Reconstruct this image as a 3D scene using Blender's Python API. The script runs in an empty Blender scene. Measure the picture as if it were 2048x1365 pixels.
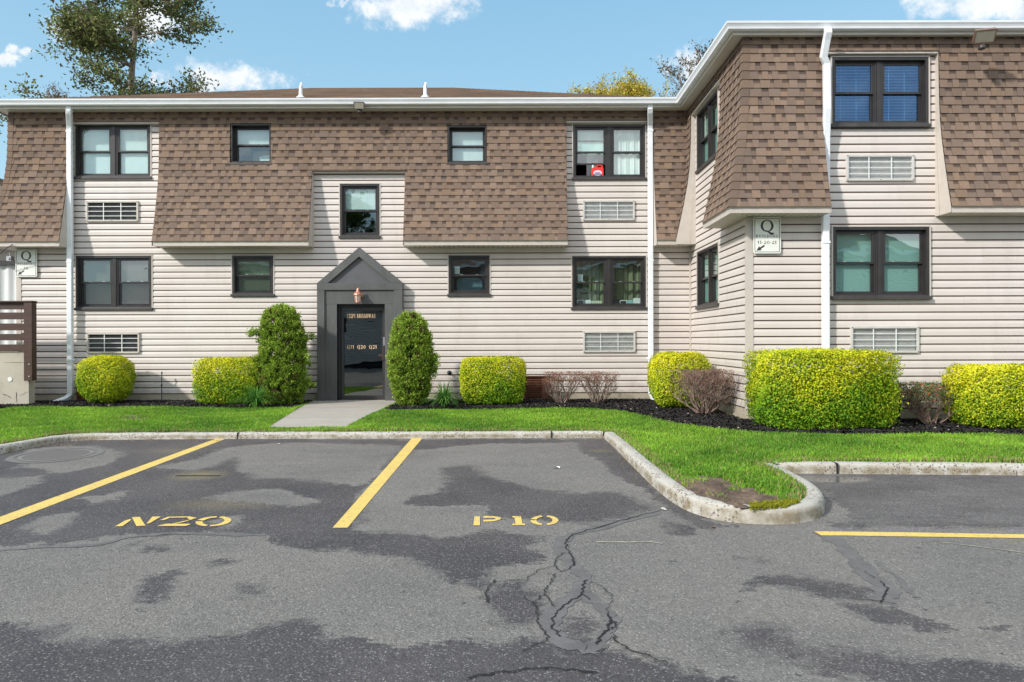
import bpy, math, random
import numpy as np
from mathutils import Vector, Matrix
R = math.radians
rnd = random.Random(7)
rng = np.random.default_rng(7)
scene = bpy.context.scene
col = scene.collection

# ------------------------------------------------------------------ camera, sky, sun, exposure
FPX = 1400.0                      # focal length in pixels of a 2048 wide picture
CAMZ = 1.27
cam_d = bpy.data.cameras.new('camera'); cam = bpy.data.objects.new('camera', cam_d); col.objects.link(cam)
cam_d.sensor_width = 36.0; cam_d.lens = FPX / 2048 * 36.0
cam_d.clip_start = 0.05; cam_d.clip_end = 2000
cam.location = (0, 0, CAMZ)
ROLL = 0.0026
cam.rotation_euler = (R(90), ROLL, 0)
scene.camera = cam
scene.view_settings.view_transform = 'Standard'
try: scene.view_settings.look = 'None'
except Exception: pass
scene.view_settings.gamma = 1.0
scene.view_settings.exposure = 0.6

SUN_DIR = Vector((1.25, 1.0, -1.0)).normalized()      # the way the light travels
elev = math.asin(-SUN_DIR.z)
sun_d = bpy.data.lights.new('sun', 'SUN'); sun = bpy.data.objects.new('sun', sun_d); col.objects.link(sun)
sun_d.energy = 2.7; sun_d.angle = R(3.0); sun_d.color = (1.0, 0.95, 0.88)
sun.rotation_euler = SUN_DIR.to_track_quat('-Z', 'Y').to_euler()
to_sun = -SUN_DIR
az = math.atan2(to_sun.x, to_sun.y)

world = bpy.data.worlds.new('World'); scene.world = world; world.use_nodes = True
wt = world.node_tree; wt.nodes.clear()
def N(nt, t, **kw):
    n = nt.nodes.new(t)
    for k, v in kw.items(): setattr(n, k, v)
    return n
def math_n(nt, op, a, b=None, c=None, clamp=False):
    n = nt.nodes.new('ShaderNodeMath'); n.operation = op; n.use_clamp = clamp
    for i, v in enumerate((a, b, c)):
        if v is None: continue
        if isinstance(v, (int, float)): n.inputs[i].default_value = v
        else: nt.links.new(v, n.inputs[i])
    return n.outputs[0]
def mixc(nt, fac, a, b, blend='MIX'):
    n = nt.nodes.new('ShaderNodeMix'); n.data_type = 'RGBA'; n.blend_type = blend
    for idx, v in ((0, fac), (6, a), (7, b)):
        if isinstance(v, (int, float)): n.inputs[idx].default_value = v
        elif isinstance(v, (tuple, list)): n.inputs[idx].default_value = (v[0], v[1], v[2], 1)
        else: nt.links.new(v, n.inputs[idx])
    return n.outputs[2]
def rng_n(nt, v, a, b, c=0.0, d=1.0, smooth=False):
    n = N(nt, 'ShaderNodeMapRange'); n.inputs['From Min'].default_value = a; n.inputs['From Max'].default_value = b
    n.inputs['To Min'].default_value = c; n.inputs['To Max'].default_value = d
    if smooth: n.interpolation_type = 'SMOOTHSTEP'
    nt.links.new(v, n.inputs['Value']); return n.outputs[0]
sky = N(wt, 'ShaderNodeTexSky'); sky.sky_type = 'NISHITA'; sky.sun_disc = False
sky.sun_elevation = elev; sky.sun_rotation = az; sky.air_density = 1.0; sky.dust_density = 0.6; sky.ozone_density = 1.6
tc = N(wt, 'ShaderNodeTexCoord')
sep = N(wt, 'ShaderNodeSeparateXYZ'); wt.links.new(tc.outputs['Generated'], sep.inputs[0])
yy = math_n(wt, 'MAXIMUM', math_n(wt, 'ABSOLUTE', sep.outputs[1]), 0.02)
U_ = math_n(wt, 'DIVIDE', sep.outputs[0], yy); V_ = math_n(wt, 'DIVIDE', sep.outputs[2], yy)
nz = N(wt, 'ShaderNodeTexNoise'); nz.inputs['Scale'].default_value = 5.5; nz.inputs['Detail'].default_value = 9; nz.inputs['Roughness'].default_value = 0.6
wt.links.new(tc.outputs['Generated'], nz.inputs['Vector'])
nz2 = N(wt, 'ShaderNodeTexNoise'); nz2.inputs['Scale'].default_value = 19; nz2.inputs['Detail'].default_value = 9; nz2.inputs['Roughness'].default_value = 0.65
wt.links.new(tc.outputs['Generated'], nz2.inputs['Vector'])
warp = math_n(wt, 'ADD', math_n(wt, 'MULTIPLY', math_n(wt, 'SUBTRACT', nz.outputs[0], 0.5), 1.6), math_n(wt, 'MULTIPLY', math_n(wt, 'SUBTRACT', nz2.outputs[0], 0.5), 3.2))
sepn = N(wt, 'ShaderNodeSeparateColor'); wt.links.new(nz2.outputs['Color'], sepn.inputs[0])
U_ = math_n(wt, 'ADD', U_, math_n(wt, 'MULTIPLY', math_n(wt, 'SUBTRACT', sepn.outputs[1], 0.5), 0.16)); V_ = math_n(wt, 'ADD', V_, math_n(wt, 'MULTIPLY', math_n(wt, 'SUBTRACT', sepn.outputs[2], 0.5), 0.07))
CLOUDS = [(815, 12, 130, 40), (445, 156, 118, 33), (1920, 14, 130, 34), (2040, 30, 60, 22), (36, 104, 30, 17), (5, 120, 22, 12), 
          (1375, 145, 45, 40), (150, 60, 55, 38), (300, 34, 75, 44), (330, 158, 30, 12), (700, 8, 30, 12),
          (-500, 60, 300, 70), (2700, -50, 400, 110), (900, -320, 500, 80), (200, -500, 260, 70), (1900, -420, 300, 80), (-900, -200, 400, 110)]
field = None
for (cx, cy, rx, ry) in CLOUDS:
    u0 = (cx - 1024) / FPX; v0 = (682.5 - cy) / FPX
    du = math_n(wt, 'DIVIDE', math_n(wt, 'SUBTRACT', U_, u0), rx / FPX)
    dv = math_n(wt, 'DIVIDE', math_n(wt, 'SUBTRACT', V_, v0), ry / FPX)
    d2 = math_n(wt, 'ADD', math_n(wt, 'MULTIPLY', du, du), math_n(wt, 'MULTIPLY', dv, dv))
    c = math_n(wt, 'SUBTRACT', 1.0, math_n(wt, 'SQRT', d2))
    field = c if field is None else math_n(wt, 'MAXIMUM', field, c)
dens = math_n(wt, 'ADD', math_n(wt, 'MAXIMUM', field, -1.0), warp)
ramp = N(wt, 'ShaderNodeMapRange'); ramp.interpolation_type = 'SMOOTHSTEP'
ramp.inputs['From Min'].default_value = -0.18; ramp.inputs['From Max'].default_value = 0.72
wt.links.new(dens, ramp.inputs['Value'])
fill_zone = math_n(wt, 'ADD', rng_n(wt, sep.outputs[1], 0.15, -0.25), rng_n(wt, sep.outputs[2], 0.55, 0.85))
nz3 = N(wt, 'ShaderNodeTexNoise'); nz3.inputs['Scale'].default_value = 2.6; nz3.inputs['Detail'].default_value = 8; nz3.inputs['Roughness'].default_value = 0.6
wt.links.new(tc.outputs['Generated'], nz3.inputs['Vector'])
cover = math_n(wt, 'MULTIPLY', rng_n(wt, nz3.outputs[0], 0.40, 0.56, smooth=True), math_n(wt, 'MINIMUM', fill_zone, 1.0))  # unseen clouds added behind the camera and overhead to raise the fill light
skyc = mixc(wt, 0.75, sky.outputs[0], mixc(wt, rng_n(wt, sep.outputs[2], 0.05, 0.5), (3.1, 4.8, 5.5), (1.55, 3.25, 4.7)))
cshade = N(wt, 'ShaderNodeMapRange'); cshade.inputs['From Min'].default_value = 0.35; cshade.inputs['From Max'].default_value = 0.65
wt.links.new(nz2.outputs[0], cshade.inputs['Value'])
cl = mixc(wt, cshade.outputs[0], (4.1, 4.6, 5.1), (6.0, 6.1, 6.2))
full = mixc(wt, math_n(wt, 'MULTIPLY', ramp.outputs[0], 0.95), skyc, cl)
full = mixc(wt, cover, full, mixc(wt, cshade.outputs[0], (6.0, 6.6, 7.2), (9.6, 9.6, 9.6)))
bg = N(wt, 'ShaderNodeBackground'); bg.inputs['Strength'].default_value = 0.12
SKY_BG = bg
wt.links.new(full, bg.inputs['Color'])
wo = N(wt, 'ShaderNodeOutputWorld'); wt.links.new(bg.outputs[0], wo.inputs['Surface'])

# ------------------------------------------------------------------ measuring helpers: where a pixel of the photograph meets a real plane
YM = 14.737; YW = 11.2; XS = 3.78                 # main wall, wing front wall, wing side wall
def und(px, py):
    x = px - 1024; y = py - 682.5
    return x + ROLL * y, y - ROLL * x
def P(px, py, d):
    x, y = und(px, py); return (x * d / FPX, d, CAMZ - y * d / FPX)
def zlot(y): return -0.109 - 0.023 * min(max(10 - y, 0), 14)
def zlawn(y): return -0.012 * (13 - y)
def G(px, py):                                     # on the parking lot
    x, y = und(px, py); k = y / FPX
    d = (CAMZ + 0.109 + 0.23) / (k + 0.023)
    if d > 10: d = (CAMZ + 0.109) / k
    return (x * d / FPX, d)
def GL(px, py, h=0.0):                                    # on the lawn
    x, y = und(px, py); k = y / FPX
    d = (CAMZ + 0.156 - h) / (k + 0.012)
    return (x * d / FPX, d)

# ------------------------------------------------------------------ object helpers
def tag(o, label=None, cat=None, group=None, kind=None):
    if label: o['label'] = label
    if cat: o['category'] = cat
    if group: o['group'] = group
    if kind: o['kind'] = kind
    return o
def empty(name, loc=(0, 0, 0)):
    o = bpy.data.objects.new(name, None); o.location = loc; o.empty_display_size = 0.2; col.objects.link(o); return o
def relink(o, parent):
    if parent is not None:
        o.parent = parent
        p = parent; off = Vector((0, 0, 0))
        while p is not None: off += p.location; p = p.parent
        o.location = -off
class MB:
    def __init__(s): s.v = []; s.f = []; s.c = []; s.m = []; s.cur = 0
    def poly(s, pts, c=None):
        i = len(s.v); s.v.extend(pts); s.f.append(tuple(range(i, i + len(pts)))); s.c.append(c or (1, 1, 1)); s.m.append(s.cur)
    def idx(s, pts, faces, c=None):
        i = len(s.v); s.v.extend(pts)
        for f in faces: s.f.append(tuple(i + k for k in f)); s.c.append(c or (1, 1, 1)); s.m.append(s.cur)
    def box(s, x0, x1, y0, y1, z0, z1, c=None):
        if x0 > x1: x0, x1 = x1, x0
        if y0 > y1: y0, y1 = y1, y0
        if z0 > z1: z0, z1 = z1, z0
        p = [(x0, y0, z0), (x1, y0, z0), (x1, y1, z0), (x0, y1, z0), (x0, y0, z1), (x1, y0, z1), (x1, y1, z1), (x0, y1, z1)]
        s.idx(p, [(0, 3, 2, 1), (4, 5, 6, 7), (0, 1, 5, 4), (1, 2, 6, 5), (2, 3, 7, 6), (3, 0, 4, 7)], c)
    def tube(s, pts, rad, n=8, cap=True, c=None):
        rings = []; pts = [Vector(p) for p in pts]
        if isinstance(rad, (int, float)): rad = [rad] * len(pts)
        for i, p in enumerate(pts):
            t = (pts[min(i + 1, len(pts) - 1)] - pts[max(i - 1, 0)])
            if t.length < 1e-9: t = Vector((0, 0, 1))
            t.normalize()
            a = t.orthogonal().normalized() if i == 0 else (a - t * a.dot(t)).normalized()
            b = t.cross(a)
            rings.append([tuple(p + (a * math.cos(2 * math.pi * k / n) + b * math.sin(2 * math.pi * k / n)) * rad[i]) for k in range(n)])
        i0 = len(s.v)
        for r in rings: s.v.extend(r)
        for i in range(len(rings) - 1):
            for k in range(n):
                s.f.append((i0 + i * n + k, i0 + i * n + (k + 1) % n, i0 + (i + 1) * n + (k + 1) % n, i0 + (i + 1) * n + k)); s.c.append(c or (1, 1, 1)); s.m.append(s.cur)
        if cap:
            s.f.append(tuple(i0 + k for k in range(n))[::-1]); s.c.append(c or (1, 1, 1)); s.m.append(s.cur)
            s.f.append(tuple(i0 + (len(rings) - 1) * n + k for k in range(n))); s.c.append(c or (1, 1, 1)); s.m.append(s.cur)
    def lathe(s, prof, centre, n=20, c=None, axis='Z'):
        cx, cy, cz = centre; i0 = len(s.v)
        for (r, h) in prof:
            for k in range(n):
                a = 2 * math.pi * k / n
                if axis == 'Z': s.v.append((cx + r * math.cos(a), cy + r * math.sin(a), cz + h))
                else: s.v.append((cx + r * math.cos(a), cy + h, cz + r * math.sin(a)))
        for i in range(len(prof) - 1):
            for k in range(n):
                s.f.append((i0 + i * n + k, i0 + i * n + (k + 1) % n, i0 + (i + 1) * n + (k + 1) % n, i0 + (i + 1) * n + k)); s.c.append(c or (1, 1, 1)); s.m.append(s.cur)
        s.f.append(tuple(i0 + k for k in range(n))[::-1]); s.c.append(c or (1, 1, 1)); s.m.append(s.cur)
        s.f.append(tuple(i0 + (len(prof) - 1) * n + k for k in range(n))); s.c.append(c or (1, 1, 1)); s.m.append(s.cur)
    def build(s, name, mat, parent=None, smooth=False, bevel=0, xf=None):
        me = bpy.data.meshes.new(name)
        me.from_pydata([tuple(v) for v in s.v], [], s.f)
        mats = mat if isinstance(mat, (list, tuple)) else [mat]
        for m in mats: me.materials.append(m)
        if len(mats) > 1: me.polygons.foreach_set('material_index', s.m)
        if True:
            ca = me.color_attributes.new('col', 'FLOAT_COLOR', 'CORNER')
            arr = np.ones((len(me.loops), 4), np.float32); k = 0
            sizes = [len(f) for f in s.f]
            arr[:, :3] = np.repeat(np.array(s.c, np.float32), sizes, axis=0)
            ca.data.foreach_set('color', arr.ravel())
        if smooth: me.polygons.foreach_set('use_smooth', [True] * len(me.polygons))
        me.update()
        o = bpy.data.objects.new(name, me); col.objects.link(o)
        relink(o, parent)
        if bevel:
            b = o.modifiers.new('bevel', 'BEVEL'); b.width = bevel; b.segments = 2; b.limit_method = 'ANGLE'; b.angle_limit = R(40)
        return o
def np_mesh(name, verts, faces, mat, cols=None, parent=None, smooth=False):
    """verts (N,3), faces (M,k) all the same size, cols (M,3) per face"""
    me = bpy.data.meshes.new(name); k = faces.shape[1]
    me.vertices.add(len(verts)); me.vertices.foreach_set('co', verts.astype(np.float32).ravel())
    me.loops.add(faces.size); me.loops.foreach_set('vertex_index', faces.astype(np.int32).ravel())
    me.polygons.add(len(faces)); me.polygons.foreach_set('loop_start', np.arange(0, faces.size, k, dtype=np.int32))
    me.polygons.foreach_set('loop_total', np.full(len(faces), k, np.int32))
    if smooth: me.polygons.foreach_set('use_smooth', np.ones(len(faces), bool))
    me.update(calc_edges=True)
    if cols is not None:
        ca = me.color_attributes.new('col', 'FLOAT_COLOR', 'CORNER')
        a = np.ones((faces.size, 4), np.float32); a[:, :3] = np.repeat(cols.astype(np.float32), k, axis=0)
        ca.data.foreach_set('color', a.ravel())
    me.materials.append(mat)
    o = bpy.data.objects.new(name, me); col.objects.link(o); relink(o, parent)
    return o

# ------------------------------------------------------------------ materials
def new_mat(name):
    m = bpy.data.materials.new(name); m.use_nodes = True; nt = m.node_tree; nt.nodes.clear()
    out = N(nt, 'ShaderNodeOutputMaterial'); b = N(nt, 'ShaderNodeBsdfPrincipled'); nt.links.new(b.outputs[0], out.inputs[0])
    return m, nt, b, out
def noise(nt, scale, detail=4, rough=0.55, vec=None, stretch=None):
    n = N(nt, 'ShaderNodeTexNoise'); n.inputs['Scale'].default_value = scale; n.inputs['Detail'].default_value = detail; n.inputs['Roughness'].default_value = rough
    if vec is None:
        g = N(nt, 'ShaderNodeNewGeometry'); vec = g.outputs['Position']
    if stretch:
        mp = N(nt, 'ShaderNodeMapping'); mp.inputs['Scale'].default_value = stretch; nt.links.new(vec, mp.inputs[0]); vec = mp.outputs[0]
    nt.links.new(vec, n.inputs['Vector']); return n.outputs[0]
def bump(nt, b, h, strength=0.3, dist=0.01):
    bp = N(nt, 'ShaderNodeBump'); bp.inputs['Strength'].default_value = strength; bp.inputs['Distance'].default_value = dist
    nt.links.new(h, bp.inputs['Height']); nt.links.new(bp.outputs[0], b.inputs['Normal'])
def simple(name, c, rough=0.5, var=0.12, scale=6, metal=0, stretch=None, bmp=0.0, bscale=60, use_col=False, spec=0.5):
    m, nt, b, out = new_mat(name)
    n1 = noise(nt, scale, 5, 0.6, stretch=stretch)
    f = rng_n(nt, n1, 0.3, 0.7)
    lo = tuple(x * (1 - var) for x in c); hi = tuple(min(1, x * (1 + var)) for x in c)
    cc = mixc(nt, f, lo, hi)
    if use_col:
        a = N(nt, 'ShaderNodeAttribute'); a.attribute_name = 'col'
        cc = mixc(nt, 1.0, cc, a.outputs['Color'], 'MULTIPLY')
    nt.links.new(cc, b.inputs['Base Color']); b.inputs['Roughness'].default_value = rough; b.inputs['Metallic'].default_value = metal
    b.inputs['Specular IOR Level'].default_value = spec
    if bmp:
        bump(nt, b, noise(nt, bscale, 4, 0.6), bmp, 0.004)
    return m
def siding_mat():
    m, nt, b, out = new_mat('vinyl_siding')
    a = N(nt, 'ShaderNodeAttribute'); a.attribute_name = 'col'
    n1 = rng_n(nt, noise(nt, 1.3, 5, 0.6), 0.35, 0.7)
    c1 = mixc(nt, n1, (0.655, 0.605, 0.565), (0.61, 0.55, 0.51))
    n2 = rng_n(nt, noise(nt, 3.0, 6, 0.7, stretch=(1, 1, 0.25)), 0.52, 0.75)
    c2 = mixc(nt, math_n(nt, 'MULTIPLY', n2, 0.28), c1, (0.44, 0.38, 0.34))
    g = N(nt, 'ShaderNodeNewGeometry'); sp = N(nt, 'ShaderNodeSeparateXYZ'); nt.links.new(g.outputs['Position'], sp.inputs[0])
    low = rng_n(nt, sp.outputs[2], 0.75, 0.15)
    n3 = rng_n(nt, noise(nt, 4.5, 6, 0.7), 0.42, 0.7)
    dirt = math_n(nt, 'MULTIPLY', math_n(nt, 'MULTIPLY', low, n3), 0.6)
    c3 = mixc(nt, dirt, c2, (0.33, 0.27, 0.21))
    cc = mixc(nt, 1.0, c3, a.outputs['Color'], 'MULTIPLY')
    nt.links.new(cc, b.inputs['Base Color']); b.inputs['Roughness'].default_value = 0.45; b.inputs['Specular IOR Level'].default_value = 0.35
    bump(nt, b, noise(nt, 40, 3, 0.6, stretch=(0.3, 0.3, 2.5)), 0.12, 0.004)
    return m
M = {}
M['siding'] = siding_mat()
M['trim'] = simple('cream_trim', (0.54, 0.49, 0.44), 0.45, 0.06)
M['soffit'] = simple('soffit_panel', (0.66, 0.61, 0.54), 0.5, 0.08)
M['white'] = simple('white_gutter_paint', (0.80, 0.83, 0.86), 0.3, 0.07, 3, stretch=(1, 1, 3))
M['bronze'] = simple('dark_bronze_frame', (0.030, 0.027, 0.027), 0.38, 0.25, 5)
M['sill'] = simple('bronze_sill', (0.052, 0.047, 0.045), 0.45, 0.25, 5)
M['charcoal'] = simple('charcoal_paint', (0.098, 0.100, 0.098), 0.42, 0.22, 3.5, stretch=(1, 1, 0.4))
M['black'] = simple('black_door_frame', (0.022, 0.022, 0.024), 0.35, 0.2)
M['copper'] = simple('weathered_copper', (0.56, 0.24, 0.17), 0.4, 0.2, 30, metal=0.35)
M['frost'] = simple('frosted_lamp_glass', (0.62, 0.50, 0.44), 0.25, 0.1)
M['steel'] = simple('brushed_steel', (0.45, 0.45, 0.46), 0.35, 0.1, metal=0.8)
M['signw'] = simple('sign_face', (0.80, 0.82, 0.76), 0.4, 0.05, 12)
M['signk'] = simple('sign_print', (0.035, 0.030, 0.028), 0.5, 0.1)
M['gold'] = simple('gold_lettering', (0.88, 0.60, 0.36), 0.45, 0.08)
M['brownwood'] = simple('brown_stained_wood', (0.055, 0.025, 0.016), 0.55, 0.35, 8, stretch=(0.4, 1, 3), bmp=0.3)
M['louver'] = simple('brown_louver_paint', (0.15, 0.060, 0.036), 0.5, 0.25, 8)
M['darkgap'] = simple('dark_interior', (0.012, 0.012, 0.013), 0.8, 0.1)
M['lampgrey'] = simple('dark_lamp_housing', (0.06, 0.05, 0.048), 0.4, 0.2)
M['lampbrown'] = simple('bronze_lamp_housing', (0.17, 0.10, 0.07), 0.4, 0.2)
M['led'] = simple('lamp_lens', (0.30, 0.28, 0.22), 0.15, 0.1)
M['pipe'] = simple('dark_pipe', (0.04, 0.05, 0.055), 0.5, 0.3)
M['red'] = simple('red_plastic', (0.78, 0.03, 0.025), 0.3, 0.05)
M['paperw'] = simple('white_paper', (0.72, 0.76, 0.76), 0.6, 0.05)
M['papert'] = simple('teal_paper', (0.28, 0.50, 0.52), 0.6, 0.05)
M['dark'] = simple('dark_plastic', (0.03, 0.033, 0.04), 0.4, 0.1)
M['bluegrey'] = simple('blue_grey_fabric', (0.12, 0.22, 0.27), 0.8, 0.15)
M['cardboard'] = simple('cardboard', (0.42, 0.33, 0.26), 0.8, 0.1)
def concrete(name, c1, c2, dark, agg=0.0, moss=0.0, scale=1.0):
    m, nt, b, out = new_mat(name)
    n1 = rng_n(nt, noise(nt, 1.6 * scale, 7, 0.65), 0.3, 0.7)
    cc = mixc(nt, n1, c1, c2)
    n2 = rng_n(nt, noise(nt, 5 * scale, 8, 0.75), 0.52, 0.72)
    cc = mixc(nt, math_n(nt, 'MULTIPLY', n2, 0.55), cc, dark)
    if agg:
        v = N(nt, 'ShaderNodeTexVoronoi'); v.inputs['Scale'].default_value = 40; v.feature = 'F1'
        g = N(nt, 'ShaderNodeNewGeometry'); nt.links.new(g.outputs['Position'], v.inputs['Vector'])
        bw = N(nt, 'ShaderNodeSeparateColor'); nt.links.new(v.outputs['Color'], bw.inputs[0])
        pit = math_n(nt, 'MULTIPLY', rng_n(nt, bw.outputs[0], 0.46, 0.50), rng_n(nt, v.outputs['Distance'], 0.48, 0.30))
        pitm = rng_n(nt, noise(nt, 2.0, 4), 0.36, 0.50)
        cc = mixc(nt, math_n(nt, 'MULTIPLY', math_n(nt, 'MULTIPLY', pit, pitm), agg), cc, (0.07, 0.06, 0.055))
    if moss:
        g2 = N(nt, 'ShaderNodeNewGeometry'); sp = N(nt, 'ShaderNodeSeparateXYZ'); nt.links.new(g2.outputs['Normal'], sp.inputs[0])
        side = rng_n(nt, sp.outputs[2], 0.75, 0.2)
        n5 = rng_n(nt, noise(nt, 7, 6, 0.7), 0.38, 0.6)
        cc = mixc(nt, math_n(nt, 'MULTIPLY', math_n(nt, 'MULTIPLY', side, n5), moss), cc, (0.20, 0.155, 0.085))
    nt.links.new(cc, b.inputs['Base Color']); b.inputs['Roughness'].default_value = 0.85; b.inputs['Specular IOR Level'].default_value = 0.25
    bump(nt, b, noise(nt, 55, 6, 0.7), 0.5, 0.006)
    return m
M['walk'] = concrete('path_concrete', (0.44, 0.41, 0.37), (0.38, 0.345, 0.30), (0.30, 0.26, 0.22))
M['curb'] = concrete('curb_concrete', (0.52, 0.50, 0.46), (0.42, 0.39, 0.33), (0.24, 0.21, 0.17), agg=0.85, moss=0.8)
M['found'] = concrete('foundation_concrete', (0.48, 0.43, 0.34), (0.38, 0.34, 0.26), (0.20, 0.165, 0.12))
M['patio'] = concrete('patio_wall_concrete', (0.50, 0.46, 0.39), (0.43, 0.39, 0.32), (0.26, 0.22, 0.18))

def asphalt():
    m, nt, b, out = new_mat('asphalt')
    a = N(nt, 'ShaderNodeAttribute'); a.attribute_name = 'wet'
    a2 = N(nt, 'ShaderNodeAttribute'); a2.attribute_name = 'tone'
    s2 = N(nt, 'ShaderNodeSeparateColor'); nt.links.new(a2.outputs['Color'], s2.inputs[0])
    g = N(nt, 'ShaderNodeNewGeometry'); pos = g.outputs['Position']
    n1 = noise(nt, 1.9, 9, 0.68); n2 = noise(nt, 14, 8, 0.7, stretch=(0.7, 1.3, 1))
    wv = math_n(nt, 'ADD', a.outputs['Fac'], math_n(nt, 'ADD', math_n(nt, 'MULTIPLY', math_n(nt, 'SUBTRACT', n1, 0.5), 0.60), math_n(nt, 'MULTIPLY', math_n(nt, 'SUBTRACT', n2, 0.5), 0.40)))
    n4 = noise(nt, 0.9, 5, 0.6)
    wid = rng_n(nt, n4, 0.40, 0.62, 0.02, 0.20)
    wet = math_n(nt, 'ADD', math_n(nt, 'DIVIDE', wv, wid), 0.5, clamp=True)
    halo = rng_n(nt, wv, -0.14, 0.02, smooth=True)
    dry = mixc(nt, rng_n(nt, noise(nt, 0.8, 7, 0.65), 0.35, 0.65), (0.168, 0.160, 0.151), (0.200, 0.186, 0.170))
    dry = mixc(nt, math_n(nt, 'MULTIPLY', rng_n(nt, noise(nt, 1.1, 9, 0.7, stretch=(0.6, 1.4, 1)), 0.48, 0.68), 0.45), dry, (0.115, 0.108, 0.108))
    dry = mixc(nt, math_n(nt, 'MULTIPLY', rng_n(nt, noise(nt, 5.5, 9, 0.75), 0.60, 0.70), 0.55), dry, (0.085, 0.080, 0.082))
    dry = mixc(nt, math_n(nt, 'MULTIPLY', rng_n(nt, noise(nt, 11, 3, 0.5), 0.71, 0.74), 0.8), dry, (0.05, 0.048, 0.048))
    dry = mixc(nt, math_n(nt, 'MULTIPLY', rng_n(nt, noise(nt, 1.7, 6, 0.65, stretch=(1, 1.2, 5)), 0.55, 0.8), 0.25), dry, (0.28, 0.24, 0.20))
    dk = mixc(nt, rng_n(nt, noise(nt, 1.2, 6, 0.6), 0.35, 0.65), (0.066, 0.061, 0.065), (0.098, 0.089, 0.090))
    dk = mixc(nt, math_n(nt, 'MULTIPLY', s2.outputs[0], rng_n(nt, noise(nt, 1.3, 8, 0.7, stretch=(0.6, 1.5, 1)), 0.36, 0.60)), dk, (0.140, 0.132, 0.132))          # the smoother paving of the right bay is paler when damp
    dk = mixc(nt, s2.outputs[1], dk, (0.20, 0.17, 0.10))            # silt left round the drain
    cc = mixc(nt, math_n(nt, 'MULTIPLY', halo, 0.18), dry, (0.30, 0.28, 0.25))
    cc = mixc(nt, wet, cc, dk)
    # aggregate
    v = N(nt, 'ShaderNodeTexVoronoi'); v.inputs['Scale'].default_value = 80; nt.links.new(pos, v.inputs['Vector'])
    sc = N(nt, 'ShaderNodeSeparateColor'); nt.links.new(v.outputs['Color'], sc.inputs[0])
    stone = math_n(nt, 'MULTIPLY', rng_n(nt, sc.outputs[0], 0.60, 0.95), rng_n(nt, v.outputs['Distance'], 0.55, 0.25))
    cc = mixc(nt, math_n(nt, 'MULTIPLY', stone, 0.38), cc, (0.56, 0.53, 0.49))
    pitd = math_n(nt, 'MULTIPLY', rng_n(nt, sc.outputs[1], 0.55, 0.95), 0.42)
    cc = mixc(nt, pitd, cc, mixc(nt, 1.0, cc, (0.35, 0.35, 0.36), 'MULTIPLY'))
    v2 = N(nt, 'ShaderNodeTexVoronoi'); v2.inputs['Scale'].default_value = 210; nt.links.new(pos, v2.inputs['Vector'])
    sc2 = N(nt, 'ShaderNodeSeparateColor'); nt.links.new(v2.outputs['Color'], sc2.inputs[0])
    cc = mixc(nt, 0.35, cc, mixc(nt, sc2.outputs[0], (0.2, 0.2, 0.2), (0.8, 0.8, 0.8)), 'OVERLAY')
    nt.links.new(cc, b.inputs['Base Color'])
    rr = rng_n(nt, wet, 0, 1, 0.9, 0.55); pud = s2.outputs[2]
    rr2 = mixc(nt, pud, rr, (0.02, 0.02, 0.02)); nt.links.new(rr2, b.inputs['Roughness'])
    b.inputs['Specular IOR Level'].default_value = 0.25
    hh = math_n(nt, 'ADD', math_n(nt, 'MULTIPLY', v.outputs['Distance'], -1.0), math_n(nt, 'MULTIPLY', sc.outputs[0], 0.4))
    bp = N(nt, 'ShaderNodeBump'); bp.inputs['Distance'].default_value = 0.006
    nt.links.new(math_n(nt, 'SUBTRACT', 0.55, math_n(nt, 'MULTIPLY', pud, 0.55)), bp.inputs['Strength'])
    nt.links.new(hh, bp.inputs['Height']); nt.links.new(bp.outputs[0], b.inputs['Normal'])
    return m
M['asphalt'] = asphalt()
def paint():
    m, nt, b, out = new_mat('yellow_road_paint')
    n1 = rng_n(nt, noise(nt, 5, 7, 0.7), 0.35, 0.7)
    cc = mixc(nt, n1, (0.78, 0.56, 0.14), (0.66, 0.47, 0.15))
    n2 = rng_n(nt, noise(nt, 24, 8, 0.75), 0.56, 0.66)
    cc = mixc(nt, math_n(nt, 'MULTIPLY', n2, 0.6), cc, (0.14, 0.12, 0.09))
    v = N(nt, 'ShaderNodeTexVoronoi'); v.inputs['Scale'].default_value = 120
    g = N(nt, 'ShaderNodeNewGeometry'); nt.links.new(g.outputs['Position'], v.inputs['Vector'])
    sc = N(nt, 'ShaderNodeSeparateColor'); nt.links.new(v.outputs['Color'], sc.inputs[0])
    cc = mixc(nt, math_n(nt, 'MULTIPLY', rng_n(nt, sc.outputs[0], 0.8, 0.85), 0.35), cc, (0.2, 0.16, 0.08))
    nt.links.new(cc, b.inputs['Base Color']); b.inputs['Roughness'].default_value = 0.7
    bump(nt, b, v.outputs['Distance'], 0.4, 0.004)
    return m
M['paint'] = paint()
M['seal'] = simple('crack_sealer', (0.128, 0.122, 0.119), 0.7, 0.22, 10, bmp=0.25, bscale=90)
M['crack'] = simple('crack_black', (0.012, 0.012, 0.012), 0.9, 0.1)
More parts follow.
